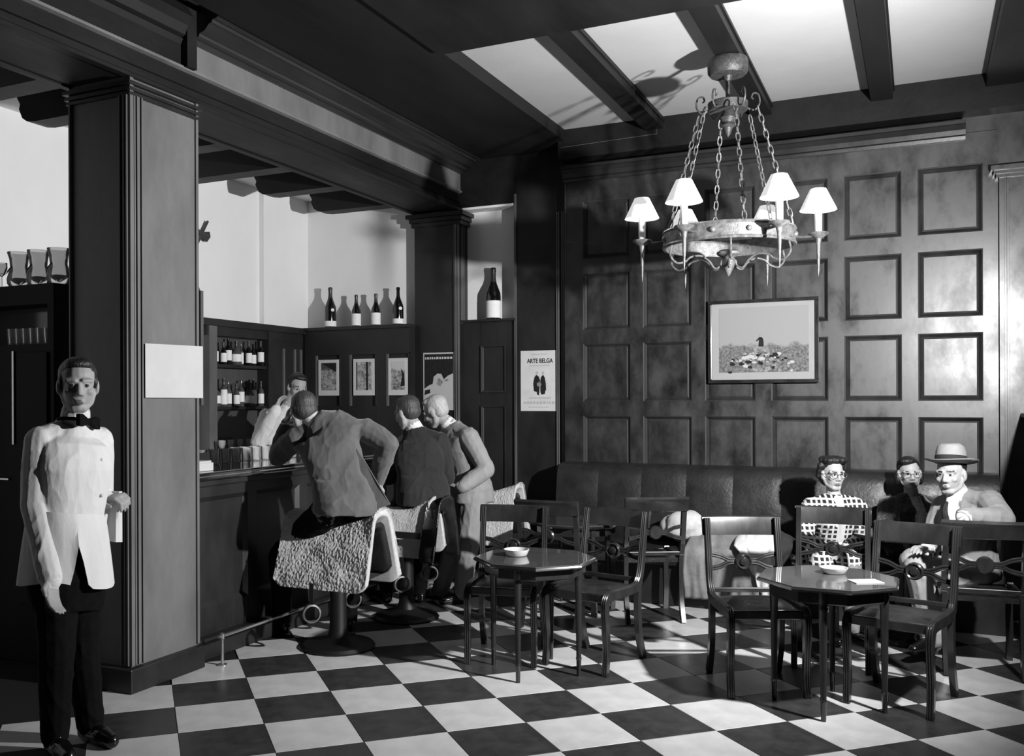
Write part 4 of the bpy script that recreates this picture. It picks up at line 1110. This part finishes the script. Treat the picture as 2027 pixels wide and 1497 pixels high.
def hair_short(c, Rm, m, parent, sc=1.0, back=.0, kind='short'):
    B = Body(); c = V(c)
    def P(x, y, z): return c + Rm @ (V((x, y, z)) * sc)
    def E(x, y, z, rx, ry, rz): B.ell(P(x, y, z), (rx * sc, ry * sc, rz * sc), 'h', Rm)
    E(0, -.030, .052, .081, .090, .078)
    if kind == 'short':
        E(0, -.045, .005, .077, .066, .070); E(0, .02, .095, .058, .048, .030)
        for s in (-1, 1): E(s * .070, .0, .02, .012, .03, .035)
    elif kind == 'thin':
        E(0, -.045, .0, .076, .064, .06)
    elif kind == 'curly':
        E(0, -.055, -.01, .080, .070, .085)
        random.seed(11)
        for k in range(26):
            a = k * 2.399; rr = .045 + .035 * ((k * 7) % 5) / 5
            E(rr * 1.25 * cos(a), -.02 + rr * 1.1 * sin(a), .11 - .35 * max(0, rr - .045), .026, .024, .024)
        for s in (-1, 1):
            for k in range(3): E(s * .085, -.02 - .012 * k, .06 - .035 * k, .020, .026, .026)
    elif kind == 'bob':
        E(0, -.055, -.02, .084, .074, .09); E(.02, .03, .095, .055, .045, .032)
        for s in (-1, 1): E(s * .078, -.03, -.035, .026, .042, .055)
    return B.finish('hair', {'h': m}, parent, .006, 5)
def spectacles(c, Rm, parent, m='iron'):
    c = V(c); t = link('spectacles', None, parent)
    def P(x, y, z): return c + Rm @ V((x, y, z))
    for s in (-1, 1):
        MB().tube([P(s * .031 + .022 * cos(a), .100 - .012 * abs(cos(a)) * 0, .002 + .019 * sin(a)) for a in np.linspace(0, 2 * PI, 18)[:-1]], .0018, 6, loop=True).build('rim', m, t, smooth=True)
        MB().tube([P(s * .053, .099, .006), P(s * .078, .03, .008), P(s * .082, -.01, .004)], .0018, 6).build('temple', m, t, smooth=True)
    MB().tube([P(-.010, .101, .004), P(0, .104, .008), P(.010, .101, .004)], .0018, 6).build('bridge', m, t, smooth=True)
    return t
def flat_piece(name, pts, th, m, parent, nrm):
    n_ = V(nrm).normalized() * th; b = MB(); b.rings([[V(p) for p in pts], [V(p) + n_ for p in pts]]); return b.build(name, m, parent, bevel=.003)
waiter=dict(head=(-3.399,3.092,1.632),neck=(-3.412,3.086,1.461),chest=(-3.413,3.063,1.254),waist=(-3.422,3.059,1.050),pelvis=(-3.427,3.056,0.847),shR=(-3.468,2.947,1.398),shL=(-3.412,3.219,1.388),elR=(-3.447,2.902,1.111),wrR=(-3.331,2.880,0.816),hdR=(-3.279,2.850,0.687),elL=(-3.536,3.348,1.097),wrL=(-3.463,3.294,1.093),hdL=(-3.364,3.298,1.112),hipR=(-3.414,2.984,0.814),hipL=(-3.434,3.131,0.789),knR=(-3.391,2.962,0.445),knL=(-3.407,3.122,0.415),anR=(-3.441,2.994,0.029),anL=(-3.426,3.179,0.039),toR=(-3.257,2.917,-0.024),toL=(-3.195,3.136,0.021))
man1=dict(head=(-3.498,4.969,1.484),neck=(-3.424,4.983,1.433),chest=(-3.313,5.004,1.250),waist=(-3.238,4.985,1.064),pelvis=(-3.178,4.959,0.919),shR=(-3.117,5.100,1.382),shL=(-3.545,4.968,1.337),elR=(-2.967,5.117,1.289),wrR=(-3.101,5.219,1.050),hdR=(-3.164,5.243,0.933),elL=(-3.758,5.065,1.195),wrL=(-3.710,5.088,1.386),hdL=(-3.697,5.094,1.535),hipR=(-3.117,5.044,0.888),hipL=(-3.259,4.919,0.894),knR=(-3.432,5.391,0.485),knL=(-3.781,5.109,0.537),anR=(-3.460,5.432,0.068),anL=(-3.828,5.197,0.132),toR=(-3.663,5.556,-0.013),toL=(-4.012,5.275,0.064))
man2=dict(head=(-3.368,6.090,1.461),neck=(-3.315,6.116,1.343),chest=(-3.265,6.084,1.142),waist=(-3.243,6.073,1.004),pelvis=(-3.216,6.053,0.890),shR=(-3.126,6.152,1.263),shL=(-3.443,6.086,1.223),elR=(-3.110,6.216,0.991),wrR=(-3.339,6.382,1.009),hdR=(-3.455,6.437,1.079),elL=(-3.564,6.161,0.980),wrL=(-3.646,6.343,1.118),hdL=(-3.653,6.395,1.213),hipR=(-3.174,6.129,0.848),hipL=(-3.292,6.016,0.854),knR=(-3.398,6.409,0.446),knL=(-3.616,6.247,0.473),anR=(-3.458,6.435,0.050),anL=(-3.685,6.325,0.051),toR=(-3.624,6.577,-0.023),toL=(-3.857,6.463,-0.022))
man3=dict(head=(-3.365,6.537,1.462),neck=(-3.267,6.584,1.360),chest=(-3.171,6.609,1.154),waist=(-3.120,6.600,0.988),pelvis=(-3.099,6.610,0.864),shL=(-3.048,6.469,1.289),shR=(-3.392,6.746,1.250),elL=(-2.912,6.479,1.034),wrL=(-3.029,6.311,0.912),hdL=(-3.118,6.323,0.926),elR=(-3.459,6.769,1.018),wrR=(-3.519,6.684,1.102),hdR=(-3.549,6.613,1.145),hipL=(-3.030,6.533,0.816),hipR=(-3.192,6.677,0.795),knL=(-3.061,6.462,0.403),knR=(-3.252,6.591,0.390),anL=(-3.140,6.535,0.059),anR=(-3.357,6.596,0.060),toL=(-3.204,6.448,0.031),toR=(-3.452,6.549,0.021))
barman=dict(head=(-4.768,6.686,1.663),neck=(-4.846,6.648,1.473),chest=(-4.909,6.617,1.245),waist=(-4.925,6.609,1.008),pelvis=(-4.926,6.609,0.793),shR=(-5.001,6.572,1.431),shL=(-4.707,6.716,1.395),elR=(-4.939,6.380,1.212),wrR=(-4.783,6.400,1.464),hdR=(-4.771,6.461,1.589),elL=(-4.561,6.564,1.168),wrL=(-4.480,6.326,1.039),hdL=(-4.439,6.234,1.005),hipR=(-4.976,6.584,0.707),hipL=(-4.860,6.641,0.706),knR=(-4.978,6.583,0.319),knL=(-4.862,6.640,0.319),anR=(-4.978,6.583,0.061),anL=(-4.862,6.640,0.060),toR=(-4.867,6.470,0.046),toL=(-4.753,6.526,0.046))
woman1=dict(head=(-0.535,6.973,1.043),neck=(-0.531,6.997,0.881),chest=(-0.531,6.997,0.739),waist=(-0.536,7.061,0.602),pelvis=(-0.540,7.104,0.491),shR=(-0.669,6.907,0.829),shL=(-0.383,7.047,0.828),elR=(-0.699,6.781,0.619),wrR=(-0.559,6.627,0.566),hdR=(-0.472,6.614,0.567),elL=(-0.338,6.957,0.617),wrL=(-0.433,6.711,0.568),hdL=(-0.499,6.567,0.559),hipR=(-0.595,7.054,0.466),hipL=(-0.475,7.113,0.465),knR=(-0.580,6.617,0.473),knL=(-0.414,6.642,0.501),anR=(-0.499,6.545,0.111),anL=(-0.379,6.548,0.113),toR=(-0.459,6.398,0.061),toL=(-0.311,6.470,0.042))
woman2=dict(head=(-0.063,7.314,1.033),neck=(-0.051,7.353,0.875),chest=(-0.039,7.359,0.706),waist=(-0.040,7.381,0.597),pelvis=(-0.040,7.437,0.501),shR=(-0.182,7.290,0.812),shL=(0.100,7.427,0.811),elR=(-0.213,7.130,0.602),wrR=(-0.102,7.240,0.514),hdR=(-0.045,7.189,0.518),elL=(0.128,7.241,0.608),wrL=(0.023,7.301,0.514),hdL=(-0.027,7.176,0.515),hipR=(-0.098,7.408,0.465),hipL=(0.024,7.468,0.465),knR=(-0.110,7.124,0.420),knL=(0.044,7.166,0.425),anR=(-0.096,7.131,0.060),anL=(0.027,7.158,0.067),toR=(-0.088,6.968,0.011),toL=(0.041,7.009,0.016))
manhat=dict(head=(0.170,6.482,1.094),neck=(0.211,6.513,0.962),chest=(0.252,6.533,0.802),waist=(0.274,6.544,0.649),pelvis=(0.301,6.557,0.511),shL=(0.370,6.435,0.955),shR=(0.134,6.632,0.894),elL=(0.426,6.273,0.857),wrL=(0.236,6.102,0.890),hdL=(0.164,6.001,0.832),elR=(0.082,6.551,0.697),wrR=(0.047,6.311,0.652),hdR=(0.012,6.238,0.675),hipL=(0.295,6.443,0.499),hipR=(0.278,6.657,0.477),knL=(-0.007,6.229,0.556),knR=(-0.030,6.462,0.557),anL=(0.064,6.286,0.143),anR=(0.109,6.563,0.153),toL=(-0.017,6.168,0.093),toR=(0.024,6.467,0.097))

def person(label, group=None):
    return thing('person', label, 'person', (0, 0, 0), 0, group)
RT = V((cos(CA), sin(CA), 0)); FW = V((-sin(CA), cos(CA), 0)); UPV = V((0, 0, 1))   # directions in the room: along the picture plane, into the room
def rel(r, f, u=0): return RT * r + FW * f + UPV * u

# ---- waiter
J = dict(waiter); J['anL'] = tuple(V(J['anL']) + V((0, 0, .03)))
p = person('waiter in a white jacket and black bow tie standing before the near pillar')
B = Body(); Rm = head_frame(rel(.42, -.90, -.04), (0, 0, 1)); hc = V(J['head']) + V((0, 0, -.004))
tr = torso(B, J, 1.04, 1.05); arms(B, J, 'top', (.070, .062, .052), True, (.35, 1.0), (rel(.6, -.2), rel(.3, .2, -1)), 1.05, 'shirt'); legs(B, J, 'bot', (.10, .075, .062), sc=1.1)
side = (V(J['hipR']) - V(J['hipL'])).normalized(); fr = UPV.cross(side); pv = V(J['pelvis'])
B.loft([(pv + V((0, 0, .085)), side, fr, .170, .130), (pv + V((0, 0, -.08)), side, fr, .192, .146), (pv + V((0, 0, -.22)), side, fr, .165, .12)], 'bot', bias=.004)
neck(B, J, .056); collar(B, J, .066, .045); head(B, hc, Rm, 1.04)
B.finish('body', {'top': 'white_cotton', 'bot': 'black_cloth', 'skin': 'skin', 'shirt': 'shirt_white', 'hair': 'hair_dark', 'eye': 'eye_dark', 'lip': 'lips', 'shoe': 'shoe_black'}, p, .0052, 3, .005)
hair_short(hc, Rm, 'hair_dark', p, 1.04)
b = MB(); rs = []
for j in range(65):                                   # jacket skirt with the fronts parting in an inverted V
    an_ = 2 * PI * j / 64; dv = side * cos(an_) + fr * sin(an_); da = abs(math.atan2(sin(an_ - rad(90 - 27)), cos(an_ - rad(90 - 27))))
    hemz = pv.z - .105 + .20 * max(0, 1 - da / .20) ** 1.2 + .012 * sin(an_ * 3); ring = []
    for i in range(9):
        t_ = i / 8; z_ = lerp(pv.z + .21, hemz, t_); w_ = lerp(.176, .214, t_ ** .8) + .006 * sin(an_ * 7 + 1) * t_; d_ = lerp(.138, .182, t_ ** .8) + .006 * sin(an_ * 5) * t_
        ring.append(V((pv.x, pv.y, z_)) + side * (w_ * math.copysign(abs(cos(an_)) ** .85, cos(an_))) + fr * (d_ * math.copysign(abs(sin(an_)) ** .85, sin(an_))))
    cc = V((pv.x, pv.y, 0)); rs.append(ring + [v - (V((v.x, v.y, 0)) - cc).normalized() * .006 for v in reversed(ring)])
b.rings(rs, caps=False).build('jacket_skirt', 'white_cotton', p, smooth=60)
bt = V(J['neck']) + fr * .084 + side * .012 + V((0, 0, .006)) ; bow = link('bow_tie', None, p)
for s in (-1, 1):
    MB().rings([[bt + side * s * x + UPV * z + fr * y for z, y in ((h, -.012), (h, .012), (-h, .012), (-h, -.012))] for x, h in ((.008, .011), (.045, .028), (.068, .026))]).build('bow_wing', 'black_cloth', bow, bevel=.004)
MB().ell(tuple(bt), (.014, .014, .015)).build('bow_knot', 'black_cloth', bow, smooth=True)
MB().tube([V(J['neck']) + V((0, 0, .012)) + (side * cos(a) + fr * sin(a)) * .072 for a in np.linspace(0, 2 * PI, 22)[:-1]], .008, 6, loop=True).build('neckband', 'black_cloth', bow, smooth=True)
for k, dz in enumerate((-.16, -.24, -.32)):
    MB().ell(tuple(V(J['neck']) + fr * (.128) + V((0, 0, dz)) - side * .02), (.008, .008, .008)).build('jacket_button', 'white_china', p, smooth=True)
tw = [(-3.176, 3.055, 1.128), (-3.145, 3.095, 1.128), (-3.136, 3.100, .908), (-3.170, 3.058, .906)]
b = MB(); rs = []
for i in range(9):
    t_ = i / 8; a0 = V((-3.465, 3.28, 0)); a1 = V((-3.385, 3.34, 0)); ring = []
    for j in range(8):
        q = j / 7; wv = .008 * sin(q * 9 + t_ * 2)
        ring.append(lerp(a0, a1, q) + V((wv, -wv, lerp(1.135, .905 - .012 * q, t_))))
    rs.append(ring + [v + V((.006, -.006, 0)) for v in reversed(ring)])
tow = b.rings(rs).build('service_towel', 'white_cotton', None, smooth=50)
tag(tow, 'white service towel hanging from the hand of the waiter', 'towel')

# ---- man at the bar, back to us, head on his hand
J = dict(man1); p = person('man in a grey jacket leaning on the bar with his head on his hand')
B = Body(); Rm = head_frame(rel(-.55, .83, -.35), (0, 0, 1)); hc = V(J['head'])
torso(B, J, 1.12, 1.12); arms(B, J, 'top', (.078, .068, .05), True, (.7, .6), (rel(0, 1), rel(1, .2)), 1, 'shirt'); legs(B, J, 'bot', (.105, .078, .058))
sd = (V(J['hipR']) - V(J['hipL'])).normalized(); fr = UPV.cross(sd); pv = V(J['pelvis'])
B.loft([(V(J['waist']), sd, fr, .175, .14), (pv + V((0, 0, .02)), sd, fr, .20, .17), (pv + V((0, 0, -.06)), sd, fr, .20, .17)], 'top')
neck(B, J); collar(B, J, .064, .03); head(B, hc, Rm)
B.finish('body', {'top': 'wool_mid', 'bot': 'black_cloth', 'skin': 'skin', 'shirt': 'shirt_white', 'hair': 'hair_dark', 'eye': 'eye_dark', 'lip': 'lips', 'shoe': 'shoe_black'}, p, .0065, 7)
hair_short(hc, Rm, 'hair_mixed', p, 1.0)
tail = [(-3.115, 4.99, 1.26), (-3.06, 5.0, 1.18), (-2.97, 5.01, 1.04), (-2.90, 5.03, .92), (-3.03, 4.99, .875), (-3.10, 4.97, .90), (-3.12, 4.98, 1.07)]
flat_piece('coat_tail', tail, .022, 'wool_mid', p, FW)

# ---- dark suited man on the second stool
J = dict(man2); p = person('man in a dark suit seated on the middle saddle stool, back to us')
B = Body(); Rm = head_frame(rel(-.75, .6, -.3), (0, 0, 1)); hc = V(J['head'])
torso(B, J, 1.1, 1.1); arms(B, J, 'top', (.074, .064, .048), True, (.8, .8), (rel(0, 0, -1), rel(1, 0, 0)), 1, 'shirt'); legs(B, J, 'bot', (.10, .075, .056))
sd = (V(J['hipR']) - V(J['hipL'])).normalized(); fr = UPV.cross(sd); pv = V(J['pelvis'])
B.loft([(V(J['waist']), sd, fr, .17, .135), (pv, sd, fr, .195, .165), (pv + V((0, 0, -.09)), sd, fr, .20, .17)], 'top')
neck(B, J); collar(B, J, .064, .03); head(B, hc, Rm)
B.finish('body', {'top': 'wool_dark', 'bot': 'black_cloth', 'skin': 'skin', 'shirt': 'shirt_white', 'hair': 'hair_mixed', 'eye': 'eye_dark', 'lip': 'lips', 'shoe': 'shoe_black'}, p, .0065, 7)
hair_short(hc, Rm, 'hair_mixed', p, 1.0)

# ---- fair haired man in a pale suit
J = dict(man3); p = person('fair haired man in a pale suit leaning forward between the stools')
B = Body(); Rm = head_frame(rel(-.85, .35, -.4), rel(-.3, 0, 1)); hc = V(J['head'])
torso(B, J, 1.12, 1.12); arms(B, J, 'top', (.078, .066, .05), True, (.7, .7), (rel(0, .3, -1), rel(0, 0, -1)), 1, 'shirt'); legs(B, J, 'bot', (.105, .08, .066))
sd = (V(J['hipR']) - V(J['hipL'])).normalized(); fr = UPV.cross(sd); pv = V(J['pelvis'])
B.loft([(V(J['waist']), sd, fr, .175, .14), (pv, sd, fr, .195, .165), (pv + V((0, 0, -.10)), sd, fr, .20, .175)], 'top')
neck(B, J); collar(B, J, .064, .03); head(B, hc, Rm)
B.finish('body', {'top': 'wool_pale', 'bot': 'wool_pale', 'skin': 'skin', 'shirt': 'shirt_white', 'hair': 'hair_grey', 'eye': 'eye_dark', 'lip': 'lips', 'shoe': 'shoe_black'}, p, .0065, 7)
hair_short(hc, Rm, 'hair_grey', p, 1.02)

# ---- barman
J = dict(barman); p = person('dark haired barman in a white jacket behind the bar counter')
B = Body(); Rm = head_frame(rel(.45, -.85, -.25), rel(.2, 0, 1)); hc = V(J['head'])
torso(B, J, 1.06, 1.08); arms(B, J, 'top', (.072, .064, .05), True, (.5, .7), (rel(1, 0, 0), rel(0, 0, -1)), 1, 'shirt'); legs(B, J, 'bot', (.10, .075, .06))
neck(B, J); collar(B, J, .064, .035); head(B, hc, Rm)
B.finish('body', {'top': 'white_cotton', 'bot': 'black_cloth', 'skin': 'skin', 'shirt': 'shirt_white', 'hair': 'hair_dark', 'eye': 'eye_dark', 'lip': 'lips', 'shoe': 'shoe_black'}, p, .007, 6)
hair_short(hc, Rm, 'hair_dark', p, 1.0)

# ---- woman in the checked jacket
J = dict(woman1); p = person('woman with glasses and dark curls in a checked jacket on the banquette')
B = Body(); Rm = head_frame(rel(.10, -1, -.02), (0, 0, 1)); hc = V(J['head']) + V((0, 0, -.005))
torso(B, J, 1.0, 1.0, fem=True); arms(B, J, 'top', (.064, .056, .044), True, (.6, .6), (rel(0, .3, -1), rel(0, .3, -1)), .9, None); legs(B, J, 'bot', (.10, .08, .036), low='low', sc=.85)
hp = (V(J['hipR']) + V(J['hipL'])) / 2; kn = (V(J['knR']) + V(J['knL'])) / 2; sd = (V(J['hipR']) - V(J['hipL'])).normalized()
B.loft([(hp, sd, UPV, .18, .10), (lerp(hp, kn, .5), sd, UPV, .18, .085), (kn - (kn - hp).normalized() * .02, sd, UPV, .15, .075)], 'top')
B.cap(V(J['hipR']) + sd * .02, .09, V(J['hipR']) + sd * .16 + V((0, -.12, -.03)), .05, 'top')
cb = V(J['neck']) - V((0, 0, .02)); fr = -FW
B.chain([cb + fr * .06, V(J['chest']) + fr * .118, V(J['waist']) + fr * .11], [.03, .030, .02], 'shirt', bias=.006)
neck(B, J, .046); head(B, hc, Rm, .93, .97)
B.finish('body', {'top': 'checked_cloth', 'bot': 'checked_cloth', 'low': 'stocking', 'skin': 'skin_pale', 'shirt': 'shirt_white', 'hair': 'hair_dark', 'eye': 'eye_dark', 'lip': 'lips', 'shoe': 'shoe_black'}, p, .0055, 3)
hair_short(hc, Rm, 'hair_dark', p, .95, kind='curly'); spectacles(hc + Rm @ V((0, -.004, 0)), Rm, p)
bx('handbag', (-.46, 6.50, .56), (-.36, 6.56, .64), 'leather', p, bevel=.01) if False else None

# ---- woman in the fur coat
J = dict(woman2); p = person('woman in a dark fur coat and glasses seated beside the man in the hat')
B = Body(); Rm = head_frame(rel(-.22, -.97, -.03), rel(-.05, 0, 1)); hc = V(J['head'])
torso(B, J, 1.06, 1.1, fem=True); arms(B, J, 'top', (.082, .074, .058), True, (.6, .6), (rel(0, .3, -1), rel(0, .3, -1)), .9, None); legs(B, J, 'bot', (.10, .08, .036), low='low', sc=.85)
fr = -FW
B.chain([V(J['neck']) - V((0, 0, .03)) + fr * .055, V(J['chest']) + fr * .125, V(J['waist']) + fr * .135], [.035, .042, .045], 'shirt', bias=.008)
neck(B, J, .046); head(B, hc, Rm, .92, .97)
B.finish('body', {'top': 'fur_coat', 'bot': 'black_cloth', 'low': 'stocking', 'skin': 'skin_pale', 'shirt': 'blouse', 'hair': 'hair_dark', 'eye': 'eye_dark', 'lip': 'lips', 'shoe': 'shoe_black'}, p, .006, 3)
hair_short(hc, Rm, 'hair_dark', p, .94, kind='bob'); spectacles(hc + Rm @ V((0, -.004, 0)), Rm, p, 'pale_iron')

# ---- man in the felt hat
J = dict(manhat); p = person('man in a light suit and felt hat with his arm over a chair back')
B = Body(); Rm = head_frame(rel(-.72, -.68, -.02), rel(-.06, 0, 1)); hc = V(J['head'])
torso(B, J, 1.05, 1.05); arms(B, J, 'top', (.076, .068, .052), True, (.5, .7), (rel(0, 0, -1), rel(-.2, -.5, -.6)), 1.05, 'shirt'); legs(B, J, 'bot', (.105, .082, .068), sc=1.05)
sd = (V(J['shR']) - V(J['shL'])).normalized(); fr = UPV.cross(sd).normalized()
B.chain([V(J['neck']) + fr * .06 - V((0, 0, .02)), lerp(V(J['neck']), V(J['chest']), .6) + fr * .115, V(J['chest']) + fr * .12], [.03, .036, .022], 'shirt', bias=.007)
neck(B, J, .056); collar(B, J, .066, .035); head(B, hc, Rm, 1.02)
B.finish('body', {'top': 'suit_light', 'bot': 'trouser_light', 'skin': 'skin', 'shirt': 'shirt_white', 'hair': 'hair_dark', 'eye': 'eye_dark', 'lip': 'lips', 'shoe': 'shoe_black'}, p, .0058, 3)
hair_short(hc, Rm, 'hair_dark', p, 1.0, kind='thin')
tie = [V(J['neck']) + fr * .098 - V((0, 0, .03)), lerp(V(J['neck']), V(J['chest']), .55) + fr * .152, V(J['chest']) + fr * .150 - V((0, 0, .05))]
MB().tube(catmull(tie, 5), [.010, .012, .013, .014, .016, .018, .019, .019, .02, .02, .012], 8).build('necktie', 'tie_dark', p, smooth=True)
hat = link('hat', None, p)
hm = Matrix.Translation(hc + Rm @ V((0, -.012, .066))) @ Rm.to_4x4() @ Matrix.Rotation(rad(9), 4, 'X')
def hatring(prof, n=40):
    rs = []
    for r, z, dip in prof:
        ring = []
        for j in range(n):
            a = 2 * PI * j / n; x, y = r * .88 * cos(a), r * 1.06 * sin(a)
            zz = z + dip * (abs(cos(a)) ** 2) * .8
            ring.append(hm @ V((x, y, zz)))
        rs.append(ring)
    return rs
MB().rings(hatring([(.088, .0, 0), (.165, .008, .018), (.168, .013, .02), (.09, .012, 0)]), loop=True).build('brim', 'hat_felt', hat, smooth=50)
MB().rings(hatring([(.094, .0, 0), (.096, .03, 0), (.092, .075, 0), (.082, .105, -.0), (.06, .118, .006), (.03, .108, .012), (.005, .102, .012)])).build('crown', 'hat_felt', hat, smooth=60)
MB().rings(hatring([(.0965, .012, 0), (.0985, .014, 0), (.0980, .046, 0), (.0955, .048, 0)]), loop=True).build('band', 'hat_band', hat, smooth=50)
